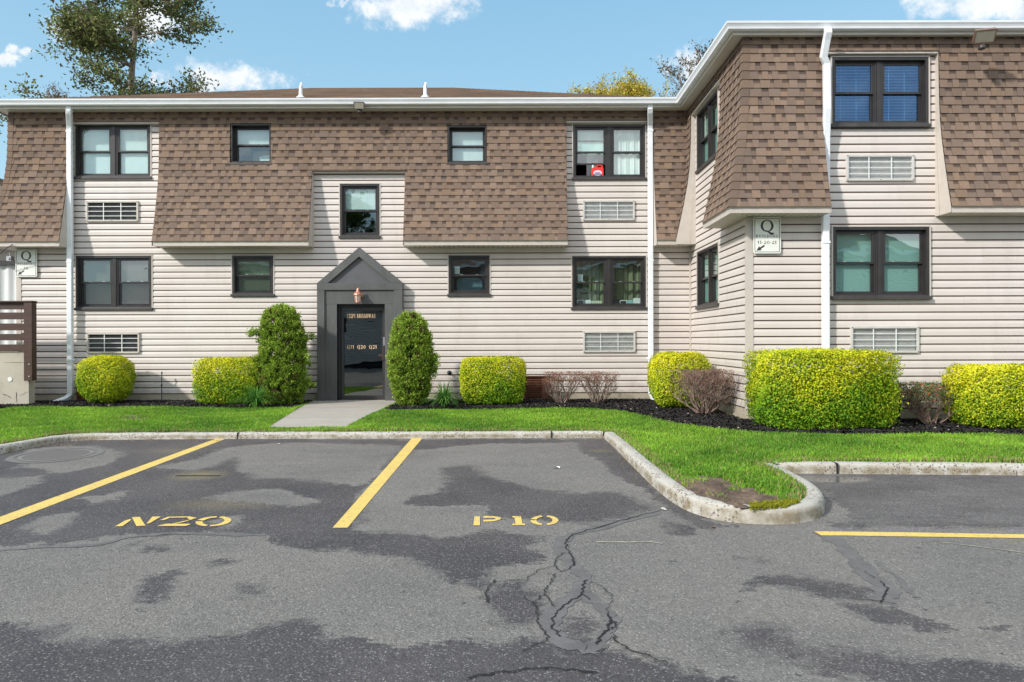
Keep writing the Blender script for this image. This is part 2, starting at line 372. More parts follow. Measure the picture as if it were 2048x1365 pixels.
def shingle_mat():
    m, nt, b, out = new_mat('laminated_shingle')
    a = N(nt, 'ShaderNodeAttribute'); a.attribute_name = 'col'
    g1 = rng_n(nt, noise(nt, 130, 3, 0.7), 0.3, 0.7, 0.70, 1.28)
    g2 = rng_n(nt, noise(nt, 0.7, 4, 0.6), 0.3, 0.7, 0.92, 1.08)
    mul = math_n(nt, 'MULTIPLY', g1, g2)
    cb = N(nt, 'ShaderNodeCombineColor')
    for i in range(3): nt.links.new(mul, cb.inputs[i])
    cc = mixc(nt, 1.0, a.outputs['Color'], cb.outputs[0], 'MULTIPLY')
    nt.links.new(cc, b.inputs['Base Color']); b.inputs['Roughness'].default_value = 0.95; b.inputs['Specular IOR Level'].default_value = 0.15
    bump(nt, b, noise(nt, 160, 3, 0.6), 0.5, 0.004)
    return m
M['shingle'] = shingle_mat()
def leaf_mat(name, rough=0.45, trans=0.25, spec=0.4):
    m = bpy.data.materials.new(name); m.use_nodes = True; nt = m.node_tree; nt.nodes.clear()
    out = N(nt, 'ShaderNodeOutputMaterial'); b = N(nt, 'ShaderNodeBsdfPrincipled')
    a = N(nt, 'ShaderNodeAttribute'); a.attribute_name = 'col'
    nt.links.new(a.outputs['Color'], b.inputs['Base Color']); b.inputs['Roughness'].default_value = rough; b.inputs['Specular IOR Level'].default_value = spec
    t = N(nt, 'ShaderNodeBsdfTranslucent'); nt.links.new(a.outputs['Color'], t.inputs['Color'])
    mx = N(nt, 'ShaderNodeMixShader'); mx.inputs[0].default_value = trans
    nt.links.new(b.outputs[0], mx.inputs[1]); nt.links.new(t.outputs[0], mx.inputs[2]); nt.links.new(mx.outputs[0], out.inputs[0])
    return m
M['leaf'] = leaf_mat('leaf_surface', 0.55, 0.32, 0.18); M['grass'] = leaf_mat('grass_surface', 0.6, 0.35, 0.2)
M['bark'] = simple('bark', (0.20, 0.17, 0.14), 0.9, 0.3, 12, stretch=(1, 1, 0.3), bmp=0.6, bscale=30)
M['twig'] = simple('dry_twig', (0.27, 0.20, 0.165), 0.85, 0.3, 9, use_col=True)
M['soil'] = simple('lawn_soil', (0.10, 0.13, 0.035), 0.95, 0.4, 9, bmp=0.6)
def dirt_mat():
    m, nt, b, out = new_mat('bare_dirt')
    cc = mixc(nt, rng_n(nt, noise(nt, 5, 8, 0.75), 0.38, 0.62), (0.085, 0.055, 0.042), (0.24, 0.165, 0.115))
    cc = mixc(nt, math_n(nt, 'MULTIPLY', rng_n(nt, noise(nt, 16, 6, 0.7), 0.55, 0.65), 0.6), cc, (0.36, 0.27, 0.16))
    nt.links.new(cc, b.inputs['Base Color']); b.inputs['Roughness'].default_value = 0.95; bump(nt, b, noise(nt, 22, 8, 0.75), 1.0, 0.03); return m
M['dirt'] = dirt_mat()
M['mulch'] = simple('mulch_ground', (0.018, 0.015, 0.014), 0.9, 0.5, 25, bmp=1.0, bscale=50)
M['chip'] = simple('mulch_chip', (1, 1, 1), 0.85, 0.2, 20, use_col=True)
def glass_mat(name, tint=(0.75, 0.88, 0.85), rough=0.0, wave=0.02, trans=0.85, base_refl=0.0, gcol=(0.95, 1, 1)):
    m = bpy.data.materials.new(name); m.use_nodes = True; nt = m.node_tree; nt.nodes.clear()
    out = N(nt, 'ShaderNodeOutputMaterial'); tr = N(nt, 'ShaderNodeBsdfTransparent'); tr.inputs[0].default_value = (*[x * trans for x in tint], 1)
    gl = N(nt, 'ShaderNodeBsdfGlossy'); gl.inputs['Roughness'].default_value = rough; gl.inputs['Color'].default_value = (*gcol, 1)
    gm = N(nt, 'ShaderNodeNewGeometry'); dt = N(nt, 'ShaderNodeVectorMath'); dt.operation = 'DOT_PRODUCT'
    nt.links.new(gm.outputs['Normal'], dt.inputs[0]); nt.links.new(gm.outputs['Incoming'], dt.inputs[1])
    sch = math_n(nt, 'ADD', math_n(nt, 'MULTIPLY', math_n(nt, 'POWER', math_n(nt, 'SUBTRACT', 1.0, math_n(nt, 'ABSOLUTE', dt.outputs['Value'])), 5.0), 0.85), 0.08)
    bp = N(nt, 'ShaderNodeBump'); bp.inputs['Strength'].default_value = wave; bp.inputs['Distance'].default_value = 0.05
    nt.links.new(noise(nt, 1.6, 2, 0.4), bp.inputs['Height']); nt.links.new(bp.outputs[0], gl.inputs['Normal'])
    mx = N(nt, 'ShaderNodeMixShader'); nt.links.new(math_n(nt, 'ADD', sch, base_refl, clamp=True), mx.inputs[0])
    nt.links.new(tr.outputs[0], mx.inputs[1]); nt.links.new(gl.outputs[0], mx.inputs[2]); nt.links.new(mx.outputs[0], out.inputs[0])
    return m
M['glass'] = glass_mat('window_glass', (0.86, 0.97, 0.94), base_refl=0.10, wave=0.10, trans=1.0)
M['doorglass'] = glass_mat('door_glass', (0.5, 0.55, 0.55), base_refl=0.10, trans=0.5, wave=0.05)
M['glasssky'] = glass_mat('painted_sky_glass', (0.42, 0.66, 0.92), base_refl=0.09, wave=0.06, trans=1.0, gcol=(0.30, 0.55, 1.0))  # blue sky reflection painted in through the tint and gloss colour
M['plastic'] = glass_mat('clear_plastic_cover', (0.97, 0.99, 1.0), rough=0.45, base_refl=0.02, trans=1.0)
def screen_mat():
    m = bpy.data.materials.new('insect_screen'); m.use_nodes = True; nt = m.node_tree; nt.nodes.clear()
    out = N(nt, 'ShaderNodeOutputMaterial'); tr = N(nt, 'ShaderNodeBsdfTransparent'); d = N(nt, 'ShaderNodeBsdfDiffuse'); d.inputs[0].default_value = (0.05, 0.055, 0.06, 1)
    mx = N(nt, 'ShaderNodeMixShader'); mx.inputs[0].default_value = 0.38
    nt.links.new(tr.outputs[0], mx.inputs[1]); nt.links.new(d.outputs[0], mx.inputs[2]); nt.links.new(mx.outputs[0], out.inputs[0]); return m
M['screen'] = screen_mat()
def cloth(name, c, fold=9.0):
    m, nt, b, out = new_mat(name)
    cc = mixc(nt, rng_n(nt, noise(nt, fold, 3, 0.5, stretch=(1, 1, 0.08)), 0.3, 0.7), tuple(x * 0.8 for x in c), c)
    nt.links.new(cc, b.inputs['Base Color']); b.inputs['Roughness'].default_value = 0.9
    return m
M['shade'] = cloth('white_shade', (0.70, 0.76, 0.77), 1.0)
M['shadegreen'] = cloth('pale_green_shade', (0.25, 0.41, 0.375), 1.0)
M['shadeolive'] = cloth('olive_shade', (0.22, 0.26, 0.17), 1.0)
M['shadedark'] = cloth('dark_shade', (0.085, 0.075, 0.062), 1.0)
M['curtgreen'] = cloth('olive_curtain', (0.19, 0.21, 0.125), 9)
M['curtwhite'] = cloth('white_curtain', (0.72, 0.75, 0.74), 9)
M['slatblue'] = simple('blue_lit_slat', (0.30, 0.42, 0.56), 0.5, 0.1)

# ------------------------------------------------------------------ wall frames
class Fr:
    def __init__(s, ox, oy, ux, uy, nx, ny): s.o = (ox, oy); s.u = (ux, uy); s.n = (nx, ny)
    def __call__(s, u, z, p): return (s.o[0] + s.u[0] * u + s.n[0] * p, s.o[1] + s.u[1] * u + s.n[1] * p, z)
FM = Fr(0, YM, 1, 0, 0, -1); FW = Fr(0, YW, 1, 0, 0, -1); FS = Fr(XS, 0, 0, 1, -1, 0)
XL = -10.39
FL = Fr(XL, 0, 0, 1, -1, 0)             # left end wall
def sub_int(a, b, holes):
    """interval a..b minus holes"""
    out = [(a, b)]
    for (h0, h1) in holes:
        nn = []
        for (x, y) in out:
            if h1 <= x or h0 >= y: nn.append((x, y)); continue
            if h0 > x: nn.append((x, h0))
            if h1 < y: nn.append((h1, y))
        out = nn
    return [(x, y) for x, y in out if y - x > 1e-4]
CH = 0.1279
def siding(mb, fr, u0, u1, z0, z1, holes=(), base=0.19, p0=0.0):
    prof = [(0, .021), (.066, .019), (.074, .0165), (CH, .0045)]
    def pz(t):
        for (a, pa), (b, pb) in zip(prof, prof[1:]):
            if t <= b + 1e-9: return pa + (pb - pa) * (t - a) / (b - a)
        return prof[-1][1]
    k0 = int(math.floor((z0 - base) / CH)); k1 = int(math.ceil((z1 - base) / CH))
    off = 0
    for k in range(k0, k1):
        za = base + k * CH
        if k % 2 == 0: off = rnd.uniform(0, 3.6)
        joints = []; x = u0 - off
        while x < u1:
            joints.append(x); x += 3.66
        cuts = {max(za, z0), min(za + CH, z1)}
        for t, _ in prof:
            if z0 < za + t < z1: cuts.add(za + t)
        for h in holes:
            for zz in (h[2], h[3]):
                if za < zz < za + CH and z0 < zz < z1: cuts.add(zz)
        cuts = sorted(cuts)
        for i in range(len(cuts) - 1):
            a, b = cuts[i], cuts[i + 1]
            if b - a < 1e-5: continue
            mid = (a + b) / 2
            for (x0, x1) in sub_int(u0, u1, [(h[0], h[1]) for h in holes if h[2] < mid < h[3]]):
                xs = [x0] + [j for j in joints if x0 < j < x1] + [x1]
                for j in range(len(xs) - 1):
                    s_ = math.sin((xs[j] + xs[j + 1]) * 2.1 + k // 2 * 7.7)
                    q = 1 - 0.018 * (1 + s_); c = (q, q * (1 - 0.004 * s_), q * (1 - 0.01 * s_))
                    e = 0.0012 if j % 2 else 0
                    pa, pb = p0 + pz(a - za) + e, p0 + pz(b - za) + e
                    mb.poly([fr(xs[j], a, pa), fr(xs[j + 1], a, pa), fr(xs[j + 1], b, pb), fr(xs[j], b, pb)], c)
                    if i == 0 or (a - za) < 1e-6:
                        mb.poly([fr(xs[j], a, p0 - .004), fr(xs[j + 1], a, p0 - .004), fr(xs[j + 1], a, pa), fr(xs[j], a, pa)], (0.78, 0.70, 0.62))
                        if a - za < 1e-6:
                            mb.poly([fr(xs[j], a - .021, p0 + .0105), fr(xs[j + 1], a - .021, p0 + .0105), fr(xs[j + 1], a + .001, p0 + .0105), fr(xs[j], a + .001, p0 + .0105)], (0.17, 0.12, 0.095))  # dark strip paints in the shadow line under each lap
# mansard profile (z, p)
MP = [(6.14, .10), (5.1, .12), (4.75, .145), (4.45, .185), (4.1, .25), (3.7, .335), (3.33, .42)]
def mp(z):
    if z >= MP[0][0]: return MP[0][1]
    for (a, pa), (b, pb) in zip(MP, MP[1:]):
        if z >= b: return pa + (pb - pa) * (z - a) / (b - a)
    return MP[-1][1]
EXPO = 0.138
SH_COLS = [(0.225, 0.160, 0.120), (0.205, 0.148, 0.115), (0.240, 0.172, 0.130), (0.190, 0.140, 0.112), (0.218, 0.157, 0.122), (0.235, 0.164, 0.118)]
def shingles(mb, fr, u0, u1, k0, k1, zlo, zhi, holes=(), seed=1):
    """u0,u1 ends; k0,k1: how the end moves with the flare (0 square end, +-1 mitred corner)"""
    rr = random.Random(seed)
    z = 3.33; row = 0
    while z < zhi:
        za, zb = z, min(z + EXPO, zhi); z += EXPO; row += 1
        if zb <= zlo: continue
        za = max(za, zlo)
        wob = rr.uniform(-.003, .003)
        cuts = {za, zb}
        for h in holes:
            for zz in (h[2], h[3]):
                if za < zz < zb: cuts.add(zz)
        if zb > zhi - 1e-6: pass
        cuts = sorted(cuts)
        # tabs of this row
        tabs = []; x = u0 - 1.2 - rr.uniform(0, .3); up = True
        while x < u1 + 1.2:
            w = rr.choice((.10, .13, .16, .19)) if up else rr.choice((.06, .08, .11, .14))
            tabs.append((x, x + w, up, rr.choice(SH_COLS), rr.uniform(.88, 1.1))); x += w; up = not up
        for i in range(len(cuts) - 1):
            a, b = cuts[i], cuts[i + 1]; mid = (a + b) / 2
            pa_, pb_ = mp(a), mp(b); H = zb - za
            la = .014 * (1 - (a - za) / H) + .003; lb = .014 * (1 - (b - za) / H) + .003
            ua, ub = u0 + k0 * pa_, u1 + k1 * pa_; va, vb = u0 + k0 * pb_, u1 + k1 * pb_
            hs = [(h[0], h[1]) for h in holes if h[2] < mid < h[3]]
            lo, hi = min(ua, va), max(ub, vb)
            def clampx(x, l, h): return min(max(x, l), h)
            for (x0, x1) in sub_int(lo, hi, hs):
                # base layer
                def quad(xa, xb, za_, zb_, e, c, lip):
                    p1 = mp(za_) + la * 0 + (.014 * (1 - (za_ - za) / H) + .003) + e; p2 = mp(zb_) + (.014 * (1 - (zb_ - za) / H) + .003) + e
                    f1 = (za_ - a) / (b - a); f2 = (zb_ - a) / (b - a)
                    l1, h1 = ua + (va - ua) * f1, ub + (vb - ub) * f1; l2, h2 = ua + (va - ua) * f2, ub + (vb - ub) * f2
                    if x0 > lo + 1e-6: l1 = l2 = x0
                    if x1 < hi - 1e-6: h1 = h2 = x1
                    A, B_, C, D = clampx(xa, l1, h1), clampx(xb, l1, h1), clampx(xb, l2, h2), clampx(xa, l2, h2)
                    if B_ - A < 1e-4 and C - D < 1e-4: return
                    mb.poly([fr(A, za_ + wob * 0, p1), fr(B_, za_, p1), fr(C, zb_, p2), fr(D, zb_, p2)], c)
                    if lip:
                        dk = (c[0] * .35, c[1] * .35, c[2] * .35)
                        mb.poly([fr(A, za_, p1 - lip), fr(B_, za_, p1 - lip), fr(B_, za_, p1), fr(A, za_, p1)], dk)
                for (t0, t1, up, c, s_) in tabs:
                    if t1 < x0 - .5 or t0 > x1 + .5: continue
                    cc = tuple(q * s_ for q in c)
                    if t1 <= lo or t0 >= hi: continue
                    if up:
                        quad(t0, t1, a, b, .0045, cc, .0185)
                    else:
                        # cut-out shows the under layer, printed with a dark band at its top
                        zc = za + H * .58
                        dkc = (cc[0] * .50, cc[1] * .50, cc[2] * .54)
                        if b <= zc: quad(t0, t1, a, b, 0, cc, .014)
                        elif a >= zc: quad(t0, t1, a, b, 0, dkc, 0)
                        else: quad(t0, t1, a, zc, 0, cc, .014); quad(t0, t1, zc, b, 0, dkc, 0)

# ------------------------------------------------------------------ THE BUILDING
bld = empty('apartment_building', (0, YM, 0))
tag(bld, 'two storey apartment building with cream siding and brown shingled mansard above the parking lot', 'building')

def zpx(py, d, px=1024): return P(px, py, d)[2]
ZU0, ZU1, ZL0, ZL1 = 4.655, 5.83, 1.92, 3.06
# openings in the main wall: (u0,u1,z0,z1)
def opening(x0, x1, y0, y1, d):
    a = P(x0, (y0 + y1) / 2, d)[0]; b = P(x1, (y0 + y1) / 2, d)[0]; xm = (x0 + x1) / 2
    return (a, b, P(xm, y1, d)[2], P(xm, y0, d)[2])
W1 = opening(154, 304, 245, 350, YM); W2 = opening(468, 547, 249, 326, YM); W3 = opening(682, 761, 367, 471, YM)
W4 = opening(899, 975, 255, 328, YM); W5 = opening(1148, 1292, 251, 357, YM)
L1 = opening(154, 305, 508, 612, YM); L2 = opening(466, 548, 509, 586, YM); L4 = opening(898, 980, 511, 588, YM); L5 = opening(1145, 1292, 514, 616, YM)
U6 = opening(1664, 1856, 121, 254, YW); L6 = opening(1664, 1856, 459, 597, YW)
S1o = (12.72, 14.17, 4.70, 5.84); S2o = (12.72, 14.17, 1.95, 3.05)
DOOR = (P(650, 700, YM)[0], P(792, 700, YM)[0], -0.5, 2.38)
def achole(x0, x1, y0, y1, d):
    o = opening(x0, x1, y0, y1, d); return (o[0] + .01, o[1] - .01, o[2] + .01, o[3] - .01)
AC1, AC2 = achole(176, 280, 399, 440, YM), achole(176, 281, 662, 703, YM); AC3, AC4 = achole(1167, 1270, 403, 443, YM), achole(1166, 1270, 664, 706, YM)
AC5, AC6 = achole(1692, 1827, 315, 367, YW), achole(1699, 1835, 657, 710, YW)
# siding of the main wall: lower storey and upper bays
BAY1 = (-9.26, -7.36, 5.87); BAYC = (-4.16, -2.22, 4.83); BAY2 = (1.145, 2.97, 5.87)
VENT1 = (P(1047, 780, YM)[0], P(1105, 780, YM)[0], 0.0, P(1070, 752, YM)[2])
VENT0 = (P(152, 780, YM)[0], P(184, 780, YM)[0], 0.0, P(170, 757, YM)[2])
VENT2 = (P(1762, 800, YW)[0], P(1800, 800, YW)[0], 0.0, P(1780, 774, YW)[2])
mb = MB()
siding(mb, FM, XL, XS, 0.19, 3.24, [L1, L2, L4, L5, DOOR, VENT1, VENT0, AC2, AC4])
siding(mb, FM, BAY1[0] - .02, BAY1[1] + .02, 3.24, BAY1[2], [W1, AC1])
siding(mb, FM, BAYC[0] - .02, BAYC[1] + .02, 3.24, BAYC[2], [W3])
siding(mb, FM, BAY2[0] - .02, BAY2[1] + .02, 3.24, BAY2[2], [W5, AC3])
mb.build('wall', M['siding'], bld)
mb = MB()
siding(mb, FS, YW, YM, 0.19, 3.24, [S2o])
siding(mb, FS, 12.30, 14.30, 3.24, 5.90, [S1o])
mb.build('wall', M['siding'], bld)
mb = MB()
siding(mb, FW, XS, 12.0, 0.19, 3.24, [L6, VENT2, AC6])
siding(mb, FW, 4.92, 6.77, 3.24, 5.85, [U6, AC5])
mb.build('wall', M['siding'], bld)
mb = MB(); siding(mb, FL, YM, 24.5, 0.19, 3.24)
mb.build('wall', M['siding'], bld)
# corner posts and inside corner trim
def fbox(mb, fr, u0, u1, z0, z1, p0, p1, c=None):
    pts = [fr(u0, z0, p0), fr(u1, z0, p0), fr(u1, z0, p1), fr(u0, z0, p1), fr(u0, z1, p0), fr(u1, z1, p0), fr(u1, z1, p1), fr(u0, z1, p1)]
    mb.idx(pts, [(0, 3, 2, 1), (4, 5, 6, 7), (0, 1, 5, 4), (1, 2, 6, 5), (2, 3, 7, 6), (3, 0, 4, 7)], c)
mb = MB(); mb.box(XS - .05, XS - .022, YM - .052, YM - .0225, .15, 3.235); mb.build('corner_trim', M['trim'], bld)
for (x, y) in ((XS, YW), (XL, YM)):
    mb = MB(); mb.box(x - .026, x + .075, y - .027, y + .003, 0.17, 3.235); mb.box(x - .027, x - .003, y + .003, y + .075, 0.17, 3.235)
    mb.build('corner_trim', M['trim'], bld)
# concrete foundation
mb = MB()
for (a, b) in sub_int(XL - .02, XS, [(DOOR[0], DOOR[1]), (VENT1[0], VENT1[1]), (VENT0[0], VENT0[1])]):
    mb.box(a, b, YM - .008, YM + .25, -.35, .187)
mb.box(XS - .008, XS + .25, YW + .25, YM - .01, -.35, .187)
for (a, b) in sub_int(XS - .01, 12, [(VENT2[0], VENT2[1])]):
    mb.box(a, b, YW - .008, YW + .25, -.35, .187)
for v, y in ((VENT1, YM), (VENT0, YM)): mb.box(v[0], v[1], y - .004, y + .25, -.35, .015)
mb.box(VENT2[0], VENT2[1], YW - .004, YW + .25, -.35, -.06)
mb.build('foundation', M['found'], bld)
# the hull behind the siding, with holes at the openings
def hull(mb, fr, u0, u1, z0, z1, holes, p0=-.012):
    zs = sorted({z0, z1} | {h[2] for h in holes if z0 < h[2] < z1} | {h[3] for h in holes if z0 < h[3] < z1})
    for a, b in zip(zs, zs[1:]):
        for (x0, x1) in sub_int(u0, u1, [(h[0], h[1]) for h in holes if h[2] < (a + b) / 2 < h[3]]):
            fbox(mb, fr, x0, x1, a, b, p0, p0 - .16)
mb = MB()
hull(mb, FM, XL + .18, XS, 0.0, 6.1, [W1, W2, W3, W4, W5, L1, L2, L4, L5, DOOR, VENT1, VENT0])
hull(mb, FS, YW + .013, YM, 0.0, 6.1, [S1o, S2o])
hull(mb, FW, XS + .18, 12, 0.0, 6.1, [U6, L6, VENT2])
hull(mb, FL, YM + .013, 24.5, 0.0, 6.1, [])
mb.box(XL + .2, 12, 24.3, 24.5, 0, 6.1); mb.box(11.8, 12, YW + .2, 24.3, 0, 6.1)
mb.build('inner_wall', M['darkgap'], bld)
# rooms: dim back partitions and floors so that the glass looks into something real
mb = MB()
mb.box(XL + .3, XS + 2, YM + 2.6, YM + 2.7, .1, 6.05); mb.box(XL + .3, 11.7, YM + 0.2, YM + 2.5, 3.1, 3.3)
mb.box(XS + .3, 11.7, YW + 2.6, YW + 2.7, .1, 6.05); mb.box(XS + .3, 11.7, YW + .2, YW + 2.5, 3.1, 3.3)
mb.box(-4.3, -4.2, YM + .2, YM + 2.6, .1, 6.0); mb.box(-2.2, -2.1, YM + .2, YM + 2.6, .1, 6.0)
mb.box(XL + .3, 11.7, YM + .2, YM + 2.6, .02, .1); mb.box(XL + .3, XS + .3, YM + .2, YM + 2.6, 6.03, 6.06)
mb.build('room_partition', simple('dim_room_paint', (0.30, 0.28, 0.24), 0.9, 0.1), bld)

# mansard
SEGS = [  # frame, u0, u1, k0, k1, zlo, zhi, holes
    (FM, XL, -9.26, -1, 0, 3.33, 6.09, []),
    (FM, -9.26, -7.36, 0, 0, BAY1[2], 6.09, []),
    (FM, -7.36, -4.16, 0, 0, 3.33, 6.09, [W2]),
    (FM, -4.16, -2.22, 0, 0, BAYC[2], 6.09, []),
    (FM, -2.22, 1.145, 0, 0, 3.33, 6.09, [W4]),
    (FM, 1.145, 2.97, 0, 0, BAY2[2], 6.09, []),
    (FM, 2.97, XS, 0, -1, 3.33, 6.09, []),
    (FS, 14.30, YM, 0, -1, 3.33, 6.09, []),
    (FS, 12.30, 14.30, 0, 0, 5.90, 6.09, []),
    (FS, YW, 12.30, -1, 0, 3.33, 6.09, []),
    (FW, XS, 4.92, -1, 0, 3.33, 6.09, []),
    (FW, 4.92, 6.77, 0, 0, 5.85, 6.09, []),
    (FW, 6.77, 12.0, 0, 0, 3.33, 6.09, []),
    (FL, YM, 24.5, -1, 0, 3.33, 6.09, []),
]
groups = [SEGS[0:1] + SEGS[13:14], SEGS[1:6], SEGS[6:8], SEGS[8:12] , SEGS[12:13]]
for gi, grp in enumerate(groups):
    mb = MB()
    for si, (fr, u0, u1, k0, k1, zl, zh, ho) in enumerate(grp):
        big = [(h[0] - .01, h[1] + .01, h[2] - .01, h[3] + .01) for h in ho]
        shingles(mb, fr, u0, u1, k0, k1, zl, zh, big, seed=100 * gi + si + 3)
    mb.build('mansard', M['shingle'], bld)
# hip caps at outer corners
for (cx, cy) in ((XS, YW), (XL, YM)):
    mb = MB(); z = 3.33
    while z < 6.09:
        zt = min(z + EXPO, 6.09); pa, pb = mp(z) + .024, mp(zt) + .014
        c = rnd.choice(SH_COLS); s_ = rnd.uniform(.8, 1.0); c = tuple(q * s_ for q in c); w = .115
        A = (cx - pa, cy - pa, z); B_ = (cx - pb, cy - pb, zt)
        mb.poly([A, (cx - pa + w, cy - pa, z), (cx - pb + w, cy - pb, zt), B_], c)
        mb.poly([(cx - pa, cy - pa + w, z), A, B_, (cx - pb, cy - pb + w, zt)], c)
        dk = tuple(q * .3 for q in c)
        mb.poly([(cx - pa + .02, cy - pa + .02, z), (cx - pa + w, cy - pa + .02, z), (cx - pa + w, cy - pa, z), A], dk)
        mb.poly([(cx - pa + w, cy - pa, z), (cx - pa + w, cy - pa + .02, z), (cx - pb + w, cy - pb + .02, zt), (cx - pb + w, cy - pb, zt)], dk)
        mb.poly([(cx - pa, cy - pa + w, z), (cx - pa + .02, cy - pa + w, z), (cx - pb + .02, cy - pb + w, zt), (cx - pb, cy - pb + w, zt)], dk)
        z = zt
    mb.build('hip_cap', M['shingle'], bld)
# cheeks (closing panels), fascia and soffit under each mansard run
def cheek(mb, fr, u, s):
    zs = [3.24, 3.33, 3.5, 3.7, 3.9, 4.1, 4.3, 4.45, 4.6, 4.75, 5.0, 5.3, 5.7, 6.06]
    for a, b in zip(zs, zs[1:]):
        pa = mp(max(a, 3.33)) + .003; pb = mp(max(b, 3.33)) + .003
        for (w0, w1) in ((0, .30), (.30, .31), (.31, 1.0)):
            uu = u + s * (.004 if w0 != .30 else -.002)
            mb.poly([fr(uu, a, pa * w0), fr(uu, a, pa * w1), fr(uu, b, pb * w1), fr(uu, b, pb * w0)])
    for a, b in zip(zs[1:], zs[2:]):
        pa = mp(a) + .0265; pb = mp(b) + .0265
def lower_edge(mbf, mbs, fr, u0, u1, k0, k1):
    P0 = .42
    def pt(u, k, z, p): return fr(u + k * p, z, p)
    # fascia
    for (z0, z1, p0, p1) in ((3.235, 3.31, .405, .405),):
        mbf.poly([pt(u0, k0, z0, p0), pt(u1, k1, z0, p0), pt(u1, k1, z1, p1), pt(u0, k0, z1, p1)])
        mbf.poly([pt(u0, k0, z1, p0), pt(u1, k1, z1, p0), pt(u1, k1, z1 + .03, p0 + .03), pt(u0, k0, z1 + .03, p0 + .03)])
        mbf.poly([pt(u0, k0, z0, p0), pt(u1, k1, z0, p0), pt(u1, k1, z0, p0 - .03), pt(u0, k0, z0, p0 - .03)])
    # soffit: panels with raised ribs
    x = min(u0, u0 + k0 * .39); xe = max(u1, u1 + k1 * .39)
    while x < xe - .002:
        x2 = min(x + .1016, xe)
        def cl(xx, p): return min(max(xx, u0 + k0 * p), u1 + k1 * p)
        for (p0, p1) in ((0.0, .13), (.13, .26), (.26, .39)):
            mbs.poly([fr(cl(x + .008, p0), 3.243, p0), fr(cl(x2, p0), 3.243, p0), fr(cl(x2, p1), 3.243, p1), fr(cl(x + .008, p1), 3.243, p1)])
            mbs.poly([fr(cl(x, p0), 3.255, p0), fr(cl(x + .008, p0), 3.255, p0), fr(cl(x + .008, p1), 3.255, p1), fr(cl(x, p1), 3.255, p1)], (.35, .30, .24))
        x = x2
M['soffit2'] = simple('soffit_grooved', (0.66, 0.61, 0.54), 0.5, 0.08, use_col=True)
RUNS = [(FM, XL, -9.26, -1, 0, (None, 1)), (FM, -7.36, -4.16, 0, 0, (-1, 1)), (FM, -2.22, 1.145, 0, 0, (-1, 1)), (FM, 2.97, XS, 0, -1, (-1, None)),
        (FS, 14.30, YM, 0, -1, (-1, None)), (FS, YW, 12.30, -1, 0, (None, 1)), (FW, XS, 4.92, -1, 0, (None, 1)), (FW, 6.77, 12.0, 0, 0, (-1, None)), (FL, YM, 24.5, -1, 0, (None, None))]
for grp in ((0, 8), (1,), (2,), (3, 4), (5, 6), (7,)):
    mbf, mbs = MB(), MB()
    for gi in grp:
        (fr, u0, u1, k0, k1, ch) = RUNS[gi]
        lower_edge(mbf, mbs, fr, u0, u1, k0, k1)
        for q, u, sg in ((ch[0], u0, -1), (ch[1], u1, 1)):
            if q: mbc = MB(); cheek(mbc, fr, u, sg); mbc.build('cheek_panel', M['trim'], bld)
    mbf.build('mansard_fascia', M['trim'], bld); mbs.build('mansard_soffit', M['soffit2'], bld)
# thin cream edging where the shingles stop over the bays
for (fr, u0, u1, z) in ((FM, BAY1[0], BAY1[1], BAY1[2]), (FM, BAYC[0], BAYC[1], BAYC[2]), (FM, BAY2[0], BAY2[1], BAY2[2]), (FS, 12.3, 14.3, 5.90), (FW, 4.92, 6.77, 5.85)):
    mb = MB(); fbox(mb, fr, u0 + .006, u1 - .006, z - .035, z - .002, .003, .105); mb.build('bay_head_trim', M['trim'], bld)

# ------------------------------------------------------------------ eaves: sweep along the wall line
YE, YF = YM - .08, YW + .07
PATH = [(XL, 24.5), (XL, YE), (XS, YE), (XS, YF), (12.0, YF)]
def offset_path(path, off):
    out = []
    for i, p in enumerate(path):
        def nrm(a, b):
            dx, dy = b[0] - a[0], b[1] - a[1]; l = math.hypot(dx, dy); return (dy / l * -1, dx / l) 
        ns = []
        if i > 0: ns.append(nrm(path[i - 1], p))
        if i < len(path) - 1: ns.append(nrm(p, path[i + 1]))
        if len(ns) == 1: n = ns[0]; k = 1
        else:
            n = (ns[0][0] + ns[1][0], ns[0][1] + ns[1][1]); l = math.hypot(*n); n = (n[0] / l, n[1] / l); k = 1 / max(.3, n[0] * ns[0][0] + n[1] * ns[0][1])
        out.append((p[0] - n[0] * off * k, p[1] - n[1] * off * k))
    return out
def sweep(mb, path, prof, c=None):
    rings = [[(x, y, z) for (x, y) in offset_path(path, p)] for (p, z) in prof]
    for a, b in zip(rings, rings[1:]):
        for i in range(len(path) - 1):
            mb.poly([a[i], a[i + 1], b[i + 1], b[i]], c)
mb = MB(); sweep(mb, PATH, [(.312, 6.215), (.312, 6.105), (.37, 6.095), (.405, 6.11), (.412, 6.14), (.425, 6.165), (.44, 6.185), (.445, 6.215), (.435, 6.216), (.432, 6.19), (.40, 6.12), (.33, 6.11), (.33, 6.215)])
mb.build('gutter', M['white'], bld)
mb = MB(); sweep(mb, PATH, [(.30, 6.23), (.308, 6.23), (.308, 6.055), (.285, 6.055)])
sweep(mb, PATH, [(.285, 6.075), (.02, 6.075)])
mb.build('eave_fascia', simple('eave_cream_paint', (0.66, 0.63, 0.57), 0.4, 0.06), bld)
